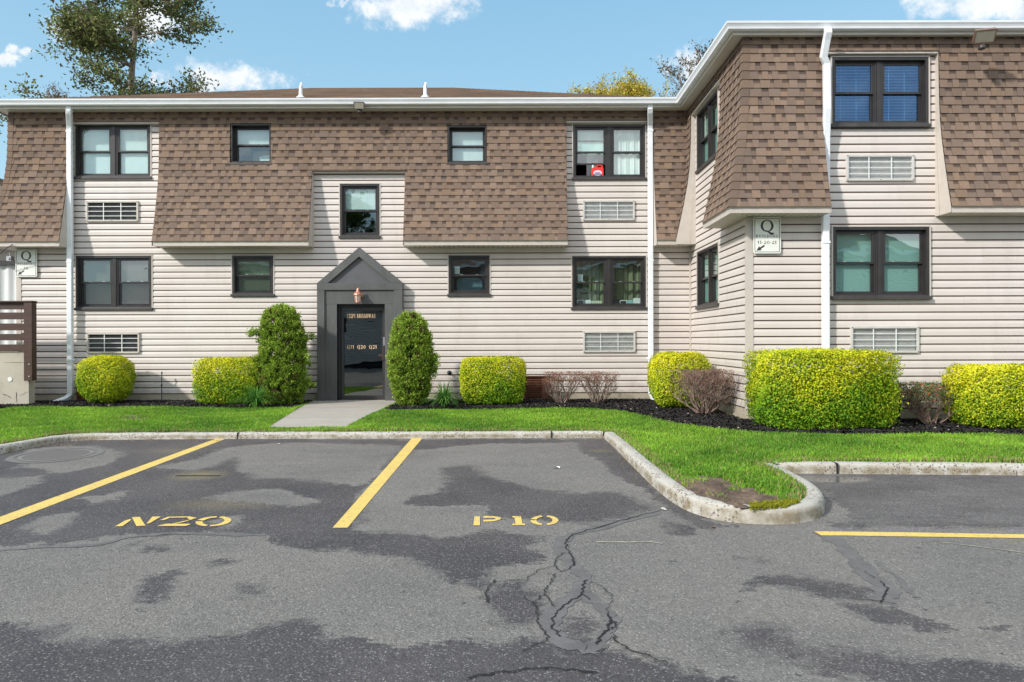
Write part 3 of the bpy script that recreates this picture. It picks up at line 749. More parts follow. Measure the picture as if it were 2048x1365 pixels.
# roofs
def roof(mb, x0, x1, y0, y1, z, pitch=.408):
    h = min(x1 - x0, y1 - y0) / 2; zr = z + h * pitch
    if (x1 - x0) > (y1 - y0): r0, r1 = (x0 + h, (y0 + y1) / 2, zr), (x1 - h, (y0 + y1) / 2, zr)
    else: r0, r1 = ((x0 + x1) / 2, y0 + h, zr), ((x0 + x1) / 2, y1 - h, zr)
    n = 36
    def lerp(a, b, t): return tuple(a[i] + (b[i] - a[i]) * t for i in range(3))
    def strip(A, B_, C, D):      # A,B eave; C,D above B,A
        for k in range(n):
            a0, b0 = lerp(A, D, k / n), lerp(B_, C, k / n); a1, b1 = lerp(A, D, (k + 1) / n), lerp(B_, C, (k + 1) / n)
            L = math.dist(b0, a0); m = max(1, int(L / .45))
            for j in range(m):
                c = rnd.choice(SH_COLS); s_ = rnd.uniform(.75, 1.05); c = tuple(q * s_ for q in c)
                q0, q1 = lerp(a0, b0, j / m), lerp(a0, b0, (j + 1) / m); q2, q3 = lerp(a1, b1, (j + 1) / m), lerp(a1, b1, j / m)
                up = lambda p, e: (p[0], p[1], p[2] + e)
                mb.poly([up(q0, .010), up(q1, .010), up(q2, .0), up(q3, .0)], c)
                mb.poly([q0, q1, up(q1, .010), up(q0, .010)], tuple(x * .85 for x in c))
    A, B_, C, D = (x0, y0, z), (x1, y0, z), (x1, y1, z), (x0, y1, z)
    if (x1 - x0) > (y1 - y0):
        strip(A, B_, r1, r0); strip(C, D, r0, r1); strip(D, A, r0, r0); strip(B_, C, r1, r1)
    else:
        strip(A, B_, r0, r0); strip(B_, C, r1, r0); strip(C, D, r1, r1); strip(D, A, r0, r1)
mb = MB(); roof(mb, XL - .33, XS - .25, YE - .33, 24.8, 6.218); mb.build('roof', M['shingle'], bld)
mb = MB(); roof(mb, XS - .33, 14.0, YF - .33, 24.8, 6.215); mb.build('roof', M['shingle'], bld)
# plumbing vents on the roof
for px in (604, 853):
    x, y = P(px, 190, 15.2)[0], 15.2; zb = 6.225 + (y - YM + .33) * .408
    mb = MB(); mb.lathe([(.11, -.03), (.11, .005), (.06, .05), (.045, .06), (.04, .10), (.035, .26), (.028, .28)], (x, y, zb), 14)
    mb.lathe([(.03, .22), (.028, .33), (.012, .345)], (x + .012, y, zb), 10)
    mb.build('vent_pipe', M['white'], bld, smooth=True)

# downspouts
def rect_tube(mb, pts, w, d):
    """pts centre points; rectangular section, w across x, d across y"""
    rings = []
    for i, p in enumerate(pts):
        p = Vector(p); t = (Vector(pts[min(i + 1, len(pts) - 1)]) - Vector(pts[max(i - 1, 0)])).normalized()
        side = Vector((1, 0, 0)); side = (side - t * side.dot(t)).normalized(); fwd = t.cross(side)
        rings.append([tuple(p + side * sx * w / 2 + fwd * sy * d / 2) for sx, sy in ((-1, -.8), (-.8, -1), (.8, -1), (1, -.8), (1, .8), (.8, 1), (-.8, 1), (-1, .8))])
    n = 8; i0 = len(mb.v)
    for r in rings: mb.v.extend(r)
    for i in range(len(rings) - 1):
        for k in range(n):
            mb.f.append((i0 + i * n + k, i0 + i * n + (k + 1) % n, i0 + (i + 1) * n + (k + 1) % n, i0 + (i + 1) * n + k)); mb.c.append((1, 1, 1)); mb.m.append(0)
    mb.f.append(tuple(i0 + k for k in range(n))); mb.c.append((1, 1, 1)); mb.m.append(0)
    mb.f.append(tuple(i0 + (len(rings) - 1) * n + k for k in range(n))); mb.c.append((1, 1, 1)); mb.m.append(0)
def downspout(x, y, xt, yt, foot, zlow=0.15):
    pts = [(xt, yt, 6.10), (xt, yt, 6.02), (xt + (x - xt) * .15, yt + (y - yt) * .12, 5.97), (xt + (x - xt) * .85, yt + (y - yt) * .88, 5.78), (x, y, 5.70), (x, y, 4.5), (x, y, 3.4), (x, y, 2.4), (x, y, zlow + .12), (x, y, zlow + .06)] + foot
    mb = MB(); rect_tube(mb, pts, .105, .08)
    for z in (5.66, 2.95, .9):
        mb.box(x - .058, x + .058, y - .045, y + .03, z - .018, z + .018)
    mb.box(x - .085, x - .05, y + .0, y + .03, .88, .92); mb.box(x + .05, x + .085, y, y + .03, .88, .92)
    mb.build('downspout', M['white'], bld)
D1x = P(141, 500, 14.60)[0]
downspout(D1x, 14.60, P(139, 206, 14.33)[0], 14.36, [(D1x - .06, 14.56, .10), (D1x - .22, 14.40, .015), (D1x - .34, 14.28, -.005)], .12)
D2x = P(1302, 500, 14.64)[0]
downspout(D2x, 14.64, P(1303, 210, 14.33)[0], 14.36, [(D2x + .02, 14.55, .10), (D2x + .05, 14.35, .0), (D2x + .08, 13.9, -.01), (D2x + .13, 13.3, -.02)], .12)
D3x = P(1652, 500, 11.08)[0]
mb = MB()
pts = [(P(1660, 70, 10.8)[0], 10.81, 6.10), (P(1660, 70, 10.8)[0], 10.81, 6.02), (P(1654, 90, 10.9)[0], 10.86, 5.93), (P(1650, 120, 10.95)[0], 10.95, 5.70), (D3x - .02, 10.98, 5.60), (D3x - .012, 10.985, 4.9), (D3x + .0, 11.05, 4.45), (D3x + .01, 11.08, 4.1), (D3x, 11.08, 3.2), (D3x, 11.08, .1), (D3x - .1, 10.9, -.02)]
rect_tube(mb, pts, .105, .08)
for z in (5.56, 2.82): mb.box(D3x - .058, D3x + .058, 11.03, 11.11, z - .018, z + .018) if z < 5 else None
mb.build('downspout', M['white'], bld)

# ------------------------------------------------------------------ windows
def window(fr, op, pf, units=2, upper='shade', lower='shade', deep=.10, openl=False, left_in=True, blinds=False, trim=True, curtain_p=.20):
    u0, u1, z0, z1 = op
    t = .045 if trim else .026
    mb = MB()
    # casing: four boards round the opening
    fbox(mb, fr, u0, u0 + t, z0, z1, -.17, pf); fbox(mb, fr, u1 - t, u1, z0, z1, -.17, pf)
    fbox(mb, fr, u0 + t, u1 - t, z1 - t, z1, -.17, pf - .002); fbox(mb, fr, u0 + t, u1 - t, z0, z0 + .03, -.17, pf - .004)
    w = mb.build('window', M['bronze'], bld)
    if trim:
        mb = MB(); e = .022
        fbox(mb, fr, u0 - e, u0 - .001, z0 - .02, z1 + e, .002, pf + .006); fbox(mb, fr, u1 + .001, u1 + e, z0 - .02, z1 + e, .002, pf + .006)
        fbox(mb, fr, u0, u1, z1 + .001, z1 + e, .002, pf + .0055)
        mb.build('trim', M['trim'], w)
    mb = MB(); fbox(mb, fr, u0 - .03, u1 + .03, z0 - .055, z0 - .002, .0, pf + .035); fbox(mb, fr, u0 + .002, u1 - .002, z0 - .002, z0 + .012, -.15, pf + .02)
    mb.build('sill', M['sill'], w, bevel=.006)
    a, b = u0 + t, u1 - t
    if units == 2:
        m_ = (a + b) / 2; mb = MB(); fbox(mb, fr, m_ - .055, m_ + .055, z0 + .03, z1 - t, -.16, -.012); fbox(mb, fr, m_ - .03, m_ + .03, z0 + .03, z1 - t, -.010, .0)
        mb.build('mullion', M['bronze'], w); cells = [(a, m_ - .055), (m_ + .055, b)]
    else: cells = [(a, b)]
    zb, zt = z0 + .03, z1 - t; zm = (zb + zt) / 2 - .01
    for ci, (c0, c1) in enumerate(cells):
        s = .034
        # outer liner
        mb = MB(); fbox(mb, fr, c0, c0 + .02, zb, zt, -.155, -.02); fbox(mb, fr, c1 - .02, c1, zb, zt, -.155, -.02); fbox(mb, fr, c0 + .02, c1 - .02, zt - .02, zt, -.155, -.02); fbox(mb, fr, c0 + .02, c1 - .02, zb, zb + .022, -.155, -.02)
        mb.build('jamb', M['bronze'], w)
        c0 += .02; c1 -= .02
        def sash(za, zz, p, mat=M['bronze']):
            mb = MB(); fbox(mb, fr, c0, c0 + s, za, zz, p - .03, p); fbox(mb, fr, c1 - s, c1, za, zz, p - .03, p)
            fbox(mb, fr, c0 + s, c1 - s, zz - s, zz, p - .03, p - .001); fbox(mb, fr, c0 + s, c1 - s, za, za + s, p - .03, p - .001)
            mb.build('sash', mat, w)
            g = MB(); g.poly([fr(c0 + s - .005, za + s - .005, p - .014), fr(c1 - s + .005, za + s - .005, p - .014), fr(c1 - s + .005, zz - s + .005, p - .014), fr(c0 + s - .005, zz - s + .005, p - .014)])
            g.build('pane', M['glasssky'] if blinds else M['glass'], w)
        sash(zm - .01, zt - .02, -.030)
        if openl and ci == 0:
            sash(zm - .25, zm + .27, -.064)
        else: sash(zb + .02, zm + .022, -.064)
        # sash locks
        for q in (.28, .72):
            mb = MB(); fbox(mb, fr, c0 + (c1 - c0) * q - .025, c0 + (c1 - c0) * q + .025, zm + .023, zm + .034, -.085, -.060); mb.build('sash_lock', M['paperw'], w)
        if lower in ('screen', 'olive', 'dark') and not blinds:
            mb = MB(); mb.poly([fr(c0 + .01, zb + .03, -.032), fr(c1 - .01, zb + .03, -.032), fr(c1 - .01, zm, -.032), fr(c0 + .01, zm, -.032)]); mb.build('screen', M['screen'], w)
        # what hangs behind the glass
        def sheet(za, zz, p, mat, wavy=0.0, x0=None, x1=None, nm='blind'):
            x0 = c0 if x0 is None else x0; x1 = c1 if x1 is None else x1
            n = max(2, int((x1 - x0) / .02)) if wavy else 2
            mb = MB()
            pp = lambda k: p + (wavy * math.sin(k * .9 + ci) + wavy * .5 * math.sin(k * 2.3 + 1) if wavy else 0)
            for k in range(n - 1):
                xa = x0 + (x1 - x0) * k / (n - 1); xb = x0 + (x1 - x0) * (k + 1) / (n - 1)
                mb.poly([fr(xa, za, pp(k)), fr(xb, za, pp(k + 1)), fr(xb, zz, pp(k + 1)), fr(xa, zz, pp(k))])
            mb.build(nm, mat, w, smooth=bool(wavy))
        if blinds:
            mb = MB(); z = zb + .03
            while z < zt - .02:
                mb.poly([fr(c0 + .01, z, -.125), fr(c1 - .01, z, -.125), fr(c1 - .01, z + .014, -.108), fr(c0 + .01, z + .014, -.108)]); z += .047
            mb.build('blind', M['shade'], w)
            mb = MB()
            for q in (.22, .62): fbox(mb, fr, c0 + (c1 - c0) * q, c0 + (c1 - c0) * q + .004, zb + .03, zt, -.106, -.103)
            mb.build('blind_cord', M['paperw'], w)
        else:
            MATS = {'shade': M['shade'], 'olive': M['shadeolive'], 'dark': M['shadedark'], 'green': M['shadegreen'], 'screen': M['shade']}
            if upper == 'curtain':
                if openl and ci == 0:
                    sheet(zb + .02, zt, -.30, M['curtwhite'], .015, c0 + .25, c1 - .12, 'curtain')
                    sheet(zm - .02, zt, -.105, M['shade'])
                else: sheet(zb + .02, zt, -.125, M['curtwhite'], .008, nm='curtain')
            elif upper == 'green_curtain':
                sheet(zb + .02, zt, -.26, M['curtgreen'], .020, nm='curtain')
            elif upper == 'split':
                sheet(zm, zt, -.105, MATS['shade'])
                sheet(zb + .02, zm, -.110, MATS['shade'])
            elif upper == 'half':
                sheet(zm + .05, zt, -.108, MATS['shade'])
            elif upper in MATS:
                sheet(zb + .01, zt, -.110, MATS[upper])
    return w
PU = .022
window(FM, W1, PU, 2, 'split', 'shade')
window(FM, W2, .112, 1, 'half', 'shade', trim=False)
window(FM, W3, PU, 1, 'half', 'shade')
window(FM, W4, .112, 1, 'split', 'shade', trim=False)
window(FM, W5, PU, 2, 'curtain', 'shade', openl=True)
window(FM, L1, PU, 2, 'dark', 'dark')
window(FM, L2, PU, 1, 'olive', 'olive')
window(FM, L4, PU, 1, 'none', 'none')
window(FM, L5, PU, 2, 'green_curtain', 'none')
window(FW, U6, .05, 2, 'blue', 'shade', blinds=True)
window(FW, L6, .05, 2, 'green', 'shade')
window(FS, S1o, .03, 2, 'green', 'shade')
window(FS, S2o, .03, 2, 'green', 'shade')

# air conditioner sleeves with grilles
def ac_grille(fr, x0, x1, y0, y1, d, covered):
    u0 = P(x0, (y0 + y1) / 2, d)[0]; u1 = P(x1, (y0 + y1) / 2, d)[0]; xm = (x0 + x1) / 2; z0 = P(xm, y1, d)[2]; z1 = P(xm, y0, d)[2]
    mb = MB(); t = .035
    fbox(mb, fr, u0, u1, z0, z0 + t, -.02, .055); fbox(mb, fr, u0, u1, z1 - t, z1, -.02, .055)
    fbox(mb, fr, u0, u0 + t, z0 + t, z1 - t, -.02, .054); fbox(mb, fr, u1 - t, u1, z0 + t, z1 - t, -.02, .054)
    s = mb.build('vent_sleeve', M['trim'] if not covered else M['steel2'], bld, bevel=.003)
    mb = MB(); fbox(mb, fr, u0 + t, u1 - t, z0 + t, z1 - t, -.010, -.006)
    mb.build('vent_back', M['acdark'] if not covered else M['acgrey'], s)
    mb = MB()                                           # fine condenser fins
    x = u0 + t + .01
    while x < u1 - t: fbox(mb, fr, x, x + .003, z0 + t, z1 - t, -.005, .010); x += .018
    mb.build('fins', M['acfin'] if not covered else M['steel2'], s)
    mb = MB()
    for q in (1 / 3, 2 / 3):
        xx = u0 + (u1 - u0) * q; fbox(mb, fr, xx - .007, xx + .007, z0 + t, z1 - t, .034, .046)
    for q in (.27, .5, .73):
        zz = z0 + (z1 - z0) * q; fbox(mb, fr, u0 + t, u1 - t, zz - .0055, zz + .0055, .036, .044)
    mb.build('grille', M['grillew'], s)
    if covered:
        mb = MB(); mb.poly([fr(u0 + t, z0 + t, .049), fr(u1 - t, z0 + t, .049), fr(u1 - t, z1 - t, .049), fr(u0 + t, z1 - t, .049)]); mb.build('cover', M['plastic'], s)
    mb = MB()
    for (a, b) in ((u0 + .018, z0 + .018), (u1 - .018, z0 + .018), (u0 + .018, z1 - .018), (u1 - .018, z1 - .018), ((u0 + u1) / 2, z0 + .018)):
        fbox(mb, fr, a - .006, a + .006, b - .006, b + .006, .054, .060)
    mb.build('screw', M['lampgrey'], s)
M['steel2'] = simple('aluminium_frame', (0.55, 0.53, 0.50), 0.45, 0.1)
M['acdark'] = simple('ac_dark_back', (0.035, 0.038, 0.040), 0.7, 0.3, 10)
M['acgrey'] = simple('ac_grey_back', (0.66, 0.66, 0.65), 0.7, 0.2, 10)
M['acfin'] = simple('ac_fins', (0.16, 0.17, 0.18), 0.5, 0.2)
M['grillew'] = simple('white_grille_bars', (0.82, 0.82, 0.79), 0.5, 0.06)
ac_grille(FM, 176, 280, 399, 440, YM, False); ac_grille(FM, 176, 281, 662, 703, YM, False)
ac_grille(FM, 1167, 1270, 403, 443, YM, True); ac_grille(FM, 1166, 1270, 664, 706, YM, True)
ac_grille(FW, 1692, 1827, 315, 367, YW, True); ac_grille(FW, 1699, 1835, 657, 710, YW, True)

# basement louvres
def louver(fr, v, panel):
    u0, u1, z0, z1 = v; z0 = max(z0, .0) + .02
    mb = MB(); t = .03
    um = u0 + (u1 - u0) * panel
    fbox(mb, fr, u0, u0 + t, z0, z1, -.06, .0); fbox(mb, fr, u1 - t, u1, z0, z1, -.06, .0); fbox(mb, fr, u0 + t, u1 - t, z1 - t, z1, -.06, -.001); fbox(mb, fr, u0 + t, u1 - t, z0, z0 + t, -.06, -.001)
    fbox(mb, fr, um, u1 - t, z0 + t, z1 - t, -.05, -.03)
    o = mb.build('basement_vent', M['louver'], bld)
    mb = MB(); z = z0 + t
    while z < z1 - t - .02:
        mb.poly([fr(u0 + t, z, -.02), fr(um, z, -.02), fr(um, z + .026, -.05), fr(u0 + t, z + .026, -.05)]); mb.poly([fr(u0 + t, z, -.02), fr(um, z, -.02), fr(um, z + .004, -.018), fr(u0 + t, z + .004, -.018)]); z += .036
    mb.build('louver_slats', M['louver'], o)
louver(FM, VENT1, .62); louver(FM, VENT0, .9)
mb = MB(); u0, u1, z0, z1 = VENT2; fbox(mb, FW, u0, u1, -.06, z1, -.08, -.05); fbox(mb, FW, u0 + .05, u0 + .09, -.04, z1 - .04, -.05, -.02); fbox(mb, FW, u1 - .1, u1 - .03, -.04, z1 - .04, -.05, -.02); fbox(mb, FW, u0, u1, z1 - .05, z1, -.05, -.01)
mb.build('basement_window', simple('dark_brown_frame', (0.07, 0.045, 0.036), 0.5, 0.2), bld)

# ------------------------------------------------------------------ entrance surround and door
def door_surround():
    X = lambda px: P(px, 690, YM - .2)[0]; Z = lambda py: P(718, py, YM - .2)[2]
    fr = FM
    mb = MB()
    xl, xr = X(634), X(805); xi, xj = X(649), X(788); xa, xb = X(673), X(769); zt = Z(565); zh = Z(579); zd = Z(607)
    fbox(mb, fr, xl, xi, 0.0, zh, .0, .20); fbox(mb, fr, xj, xr, 0.0, zh, .0, .20)
    fbox(mb, fr, xl, xr, zh + .002, zt, .0, .204)
    fbox(mb, fr, xi, xa, 0.0, zd, .0, .165); fbox(mb, fr, xb, xj, 0.0, zd, .0, .165); fbox(mb, fr, xi, xj, zd + .002, zh, .0, .168)
    o = mb.build('entrance_surround', M['charcoal'], bld, bevel=.004)
    # pediment
    apex = (X(718.5), Z(493)); ax2 = (X(718.5), Z(512)); il, ir = X(656), X(783)
    mb = MB()
    def rake(a, b, c, d, p0, p1):
        pts = [fr(q[0], q[1], p0) for q in (a, b, c, d)] + [fr(q[0], q[1], p1) for q in (a, b, c, d)]
        mb.idx(pts, [(0, 1, 2, 3), (4, 7, 6, 5), (0, 4, 5, 1), (1, 5, 6, 2), (2, 6, 7, 3), (3, 7, 4, 0)])
    rake((xl, zt + .002), (il, zt + .002), ax2, apex, .0, .204); rake((ir, zt + .002), (xr, zt + .002), apex, ax2, .0, .204)
    mb.build('pediment', M['charcoal'], o, bevel=.004)
    mb = MB(); mb.poly([fr(il - .02, zt, .14), fr(ir + .02, zt, .14), fr(ax2[0], ax2[1] + .02, .14)]); mb.build('pediment_panel', simple('charcoal_panel', (0.095, 0.098, 0.105), 0.5, 0.1), o)
    # frame in the opening
    mb = MB(); fw = .05
    fbox(mb, fr, xa, xa + fw, 0, zd, -.04, .06); fbox(mb, fr, xb - fw * .4, xb, 0, zd, -.04, .06); fbox(mb, fr, xa + fw, xb - fw * .4, zd - .05, zd, -.04, .058)
    fbox(mb, fr, xa - .01, xa + .001, 0, zd, -.04, .16); fbox(mb, fr, xb - .001, xb + .01, 0, zd, -.04, .16); fbox(mb, fr, xa, xb, zd - .001, zd + .01, -.04, .16)
    fbox(mb, fr, xa, xb, -.05, .012, -.06, .155)
    mb.build('door_frame', M['black'], o)
    d0, d1 = xa + fw + .003, xb - fw * .4 - .003; zt2 = zd - .053
    mb = MB(); s = .055
    fbox(mb, fr, d0, d0 + s, .015, zt2, -.03, .02); fbox(mb, fr, d1 - s, d1, .015, zt2, -.03, .02); fbox(mb, fr, d0 + s, d1 - s, zt2 - .075, zt2, -.03, .019); fbox(mb, fr, d0 + s, d1 - s, .015, .13, -.03, .019)
    dr = mb.build('door', simple('dark_bronze_door', (0.045, 0.042, 0.042), 0.35, 0.2), bld, bevel=.003)
    mb = MB(); mb.poly([fr(d0 + s, .13, -.005), fr(d1 - s, .13, -.005), fr(d1 - s, zt2 - .075, -.005), fr(d0 + s, zt2 - .075, -.005)]); mb.build('pane', M['doorglass'], dr)
    mb = MB(); fbox(mb, fr, d1 - .055, d1 + .0, .88, 1.16, .02, .075); fbox(mb, fr, d1 - .13, d1 - .055, .95, 1.0, .02, .05)
    mb.build('handle', simple('brown_handle', (0.06, 0.035, 0.032), 0.4, 0.2), dr, bevel=.005)
    mb = MB(); fbox(mb, fr, d1 - .035, d1 + .012, 1.18, 1.36, .022, .06)
    for i in range(4):
        for j in range(2): fbox(mb, fr, d1 - .025 + j * .018, d1 - .015 + j * .018, 1.21 + i * .032, 1.23 + i * .032, .06, .064)
    mb.build('lock', M['steel'], dr, bevel=.002)
    return dr, d0, d1, zt2, o
door, dd0, dd1, dz1, surround = door_surround()

# ------------------------------------------------------------------ lettering drawn as shapes (slab serif)
def arc(cx, cy, rx, ry, a0, a1, tx, ty, n=12):
    out = []
    for k in range(n + 1):
        a = R(a0 + (a1 - a0) * k / n); out.append((cx + rx * math.cos(a), cy + ry * math.sin(a)))
    for k in range(n, -1, -1):
        a = R(a0 + (a1 - a0) * k / n); out.append((cx + (rx - tx) * math.cos(a), cy + (ry - ty) * math.sin(a)))
    return [[out[i], out[i + 1], out[2 * n + 1 - i - 1], out[2 * n + 1 - i]] for i in range(n)]
def bar(x0, y0, x1, y1, w):
    dx, dy = x1 - x0, y1 - y0; l = math.hypot(dx, dy); nx, ny = -dy / l * w / 2, dx / l * w / 2
    return [[(x0 + nx, y0 + ny), (x1 + nx, y1 + ny), (x1 - nx, y1 - ny), (x0 - nx, y0 - ny)]]
def rec(x0, y0, x1, y1): return [[(x0, y0), (x1, y0), (x1, y1), (x0, y1)]]
T, t_ = .17, .075
def stem(x): return rec(x - T / 2, 0, x + T / 2, 1) + rec(x - T, 0, x + T, t_) + rec(x - T, 1 - t_, x + T, 1)
def glyph(c):
    if c in '1I': return .52, stem(.26) + ([] if c == 'I' else bar(.05, .78, .22, .95, .09))
    if c == 'L': return .74, stem(.24) + rec(.2, 0, .68, t_) + rec(.6, 0, .68, .28)
    if c == 'D': return .86, stem(.22) + arc(.30, .5, .50, .5, -90, 90, T, t_)
    if c == 'B': return .80, stem(.22) + arc(.30, .74, .38, .26, -90, 90, T * .9, t_) + arc(.30, .26, .44, .27, -90, 90, T * .9, t_)
    if c == 'R': return .86, stem(.22) + arc(.30, .73, .38, .27, -90, 90, T * .9, t_) + bar(.40, .5, .72, .03, T * .8) + rec(.62, 0, .84, t_)
    if c == 'P': return .80, stem(.22) + arc(.30, .72, .42, .28, -90, 90, T * .9, t_)
    if c == 'U': return .90, rec(.14, .35, .14 + T, 1) + rec(.62, .35, .70, 1) + arc(.42, .35, .28, .35, 180, 360, .12, t_) + rec(.04, 1 - t_, .42, 1) + rec(.52, 1 - t_, .82, 1)
    if c == 'N': return .92, rec(.14, 0, .22, 1) + rec(.68, 0, .76, 1) + bar(.18, .95, .70, .05, T) + rec(.04, 0, .32, t_) + rec(.04, 1 - t_, .26, 1) + rec(.58, 1 - t_, .86, 1)
    if c == 'G': return .90, arc(.46, .5, .40, .5, 50, 310, T, t_) + rec(.56, .0, .56 + T, .42) + rec(.50, .36, .84, .36 + t_) + rec(.68, .68, .76, .95)
    if c == 'O': return .92, arc(.46, .5, .42, .5, 0, 360, T, t_, 24)
    if c == 'Q': return .94, arc(.46, .5, .42, .5, 0, 360, T, t_, 24) + bar(.36, .16, .86, -.14, .12)
    if c == 'A': return .92, bar(.12, 0, .44, 1, t_) + bar(.44, 1, .78, 0, T) + rec(.24, .3, .66, .3 + t_) + rec(.0, 0, .28, t_) + rec(.62, 0, .94, t_)
    if c == 'W': return 1.2, bar(.16, 1, .38, 0, T) + bar(.38, 0, .60, 1, t_) + bar(.60, 1, .82, 0, T) + bar(.82, 0, 1.04, 1, t_) + rec(.02, 1 - t_, .32, 1) + rec(.46, 1 - t_, .74, 1) + rec(.92, 1 - t_, 1.16, 1)
    if c == 'Y': return .88, bar(.16, 1, .44, .45, T) + bar(.44, .45, .72, 1, t_) + rec(.44 - T / 2, 0, .44 + T / 2, .5) + rec(.26, 0, .62, t_) + rec(.02, 1 - t_, .32, 1) + rec(.58, 1 - t_, .86, 1)
    if c == '0': return .74, arc(.37, .5, .32, .5, 0, 360, T * .9, t_, 24)
    if c == '2': return .74, arc(.36, .70, .30, .30, -30, 170, T * .85, t_) + bar(.58, .55, .12, .08, .12) + rec(.06, 0, .68, .13) + rec(.60, 0, .68, .28)
    if c == '3': return .74, arc(.34, .74, .28, .26, -90, 160, T * .85, t_) + arc(.34, .26, .32, .27, -160, 90, T * .85, t_)
    if c == '9': return .74, arc(.36, .68, .31, .32, 0, 360, T * .85, t_, 20) + arc(.24, .55, .43, .55, -75, 10, T * .85, t_)
    if c == '.': return .36, rec(.10, .38, .26, .54)
    return .45, []
def text_mb(mb, fr, s, u0, u1, z, h, p, th=.003):
    tot = sum(glyph(c)[0] for c in s) + .13 * (len(s) - 1); k = (u1 - u0) / tot; x = u0
    for c in s:
        w, polys = glyph(c)
        for pl in polys:
            mb.poly([fr(x + q[0] * k, z + q[1] * h, p) for q in pl])
        x += (w + .13) * k
UX = lambda px, d: P(px, 640, d)[0]
dY = YM - .0
zt_ = P(723, 635, dY)[2]
for s_, a, b in (('1329', 694, 711), ('BROADWAY', 714, 752)):
    mb = MB(); text_mb(mb, FM, s_, UX(a, dY), UX(b, dY), zt_, .090, .001); mb.build('lettering', M['gold'], door)
for s_, a, b in (('Q11', 694, 708.5), ('Q20', 714.5, 731.5), ('Q21', 738, 754)):
    mb = MB(); text_mb(mb, FM, s_, UX(a, dY), UX(b, dY), P(723, 696.5, dY)[2], .078, .001); mb.build('lettering', M['gold'], door)

def wall_sign(px0, px1, py0, py1, d, lines, label):
    fr = Fr(0, d, 1, 0, 0, -1)
    u0, u1 = P(px0, 0 + (py0 + py1) / 2, d)[0], P(px1, (py0 + py1) / 2, d)[0]; z0 = P(px0, py1, d)[2]; z1 = P(px0, py0, d)[2]; w = u1 - u0; h = z1 - z0
    def rr(a, b, c, e, r, n=5):
        pts = []
        for (cx, cy, s) in ((b - r, e - r, 0), (a + r, e - r, 90), (a + r, c + r, 180), (b - r, c + r, 270)):
            for k in range(n + 1): t = R(s + 90 * k / n); pts.append((cx + r * math.cos(t), cy + r * math.sin(t)))
        return pts
    root = empty('wall_sign', (u0 + w / 2, d, z0)); tag(root, label, 'sign', 'white building signs on the siding')
    mb = MB(); o_ = rr(u0, u1, z0, z1, .03); n = len(o_)
    pts = [fr(a, b, 0) for a, b in o_] + [fr(a, b, .006) for a, b in o_]
    mb.idx(pts, [tuple(range(n))[::-1], tuple(range(n, 2 * n))] + [(i, (i + 1) % n, n + (i + 1) % n, n + i) for i in range(n)])
    mb.build('panel', M['signw'], root)
    mb = MB(); a_ = rr(u0 + .02, u1 - .02, z0 + .02, z1 - .02, .02); b_ = rr(u0 + .028, u1 - .028, z0 + .028, z1 - .028, .015)
    for i in range(n): mb.poly([fr(*a_[i], .0078), fr(*a_[(i + 1) % n], .0078), fr(*b_[(i + 1) % n], .0078), fr(*b_[i], .0078)])
    mb.build('border_line', M['signk'], root)
    mb = MB(); cx = (u0 + u1) / 2
    # the big Q: heavy sides, thin top and bottom, swelling tail
    ry = h * .165; rx = w * .235; cy = z1 - h * .245
    for q in arc(cx, cy, rx, ry, 0, 360, rx * .36, ry * .13, 36): mb.poly([fr(a, b, .008) for a, b in q])
    tail = [(cx - rx * .35, cy - ry * .78), (cx + rx * .1, cy - ry * .93), (cx + rx * .55, cy - ry * 1.28), (cx + rx * 1.0, cy - ry * 1.30), (cx + rx * 1.12, cy - ry * 1.12)]
    wd = [.05, .13, .2, .12, .02]
    for i in range(4):
        (x0, y0), (x1, y1) = tail[i], tail[i + 1]; mb.poly([fr(x0, y0 + ry * wd[i], .0082), fr(x1, y1 + ry * wd[i + 1], .0082), fr(x1, y1 - ry * wd[i + 1], .0082), fr(x0, y0 - ry * wd[i], .0082)])
    mb.build('emblem', M['signk'], root)
    mb = MB(); text_mb(mb, fr, 'BUILDING', u0 + w * .09, u1 - w * .09, z1 - h * .565, h * .078, .008); mb.build('lettering', M['signk'], root); mb = MB()
    lw = w * (.70 if len(lines) > 3 else .20); text_mb(mb, fr, lines, cx - lw / 2, cx + lw / 2, z1 - h * .74, h * .085, .008); mb.build('lettering', M['signk'], root); mb = MB()
    # arrow to the lower left
    ex, ey = u0 + w * .11, z0 + h * .075; sx, sy = u0 + w * .40, z0 + h * .215
    dx, dy = ex - sx, ey - sy; l = math.hypot(dx, dy); dx /= l; dy /= l; nx, ny = -dy, dx; hw = w * .03; hl = w * .17; bw = w * .085
    mx_, my_ = ex - dx * hl, ey - dy * hl
    mb.poly([fr(sx + nx * hw, sy + ny * hw, .008), fr(mx_ + nx * hw, my_ + ny * hw, .008), fr(mx_ - nx * hw, my_ - ny * hw, .008), fr(sx - nx * hw, sy - ny * hw, .008)])
    mb.poly([fr(mx_ + nx * bw, my_ + ny * bw, .0081), fr(ex, ey, .0081), fr(mx_ - nx * bw, my_ - ny * bw, .0081)])
    mb.build('arrow', M['signk'], root)
wall_sign(32, 75, 493, 549, YM - .055, '10', 'white Q building 10 sign with arrow left of the downspout')
wall_sign(1507.5, 1562.5, 437, 510, YW - .055, '11.20.21', 'white Q building 11 20 21 sign under the overhang at the wing corner')

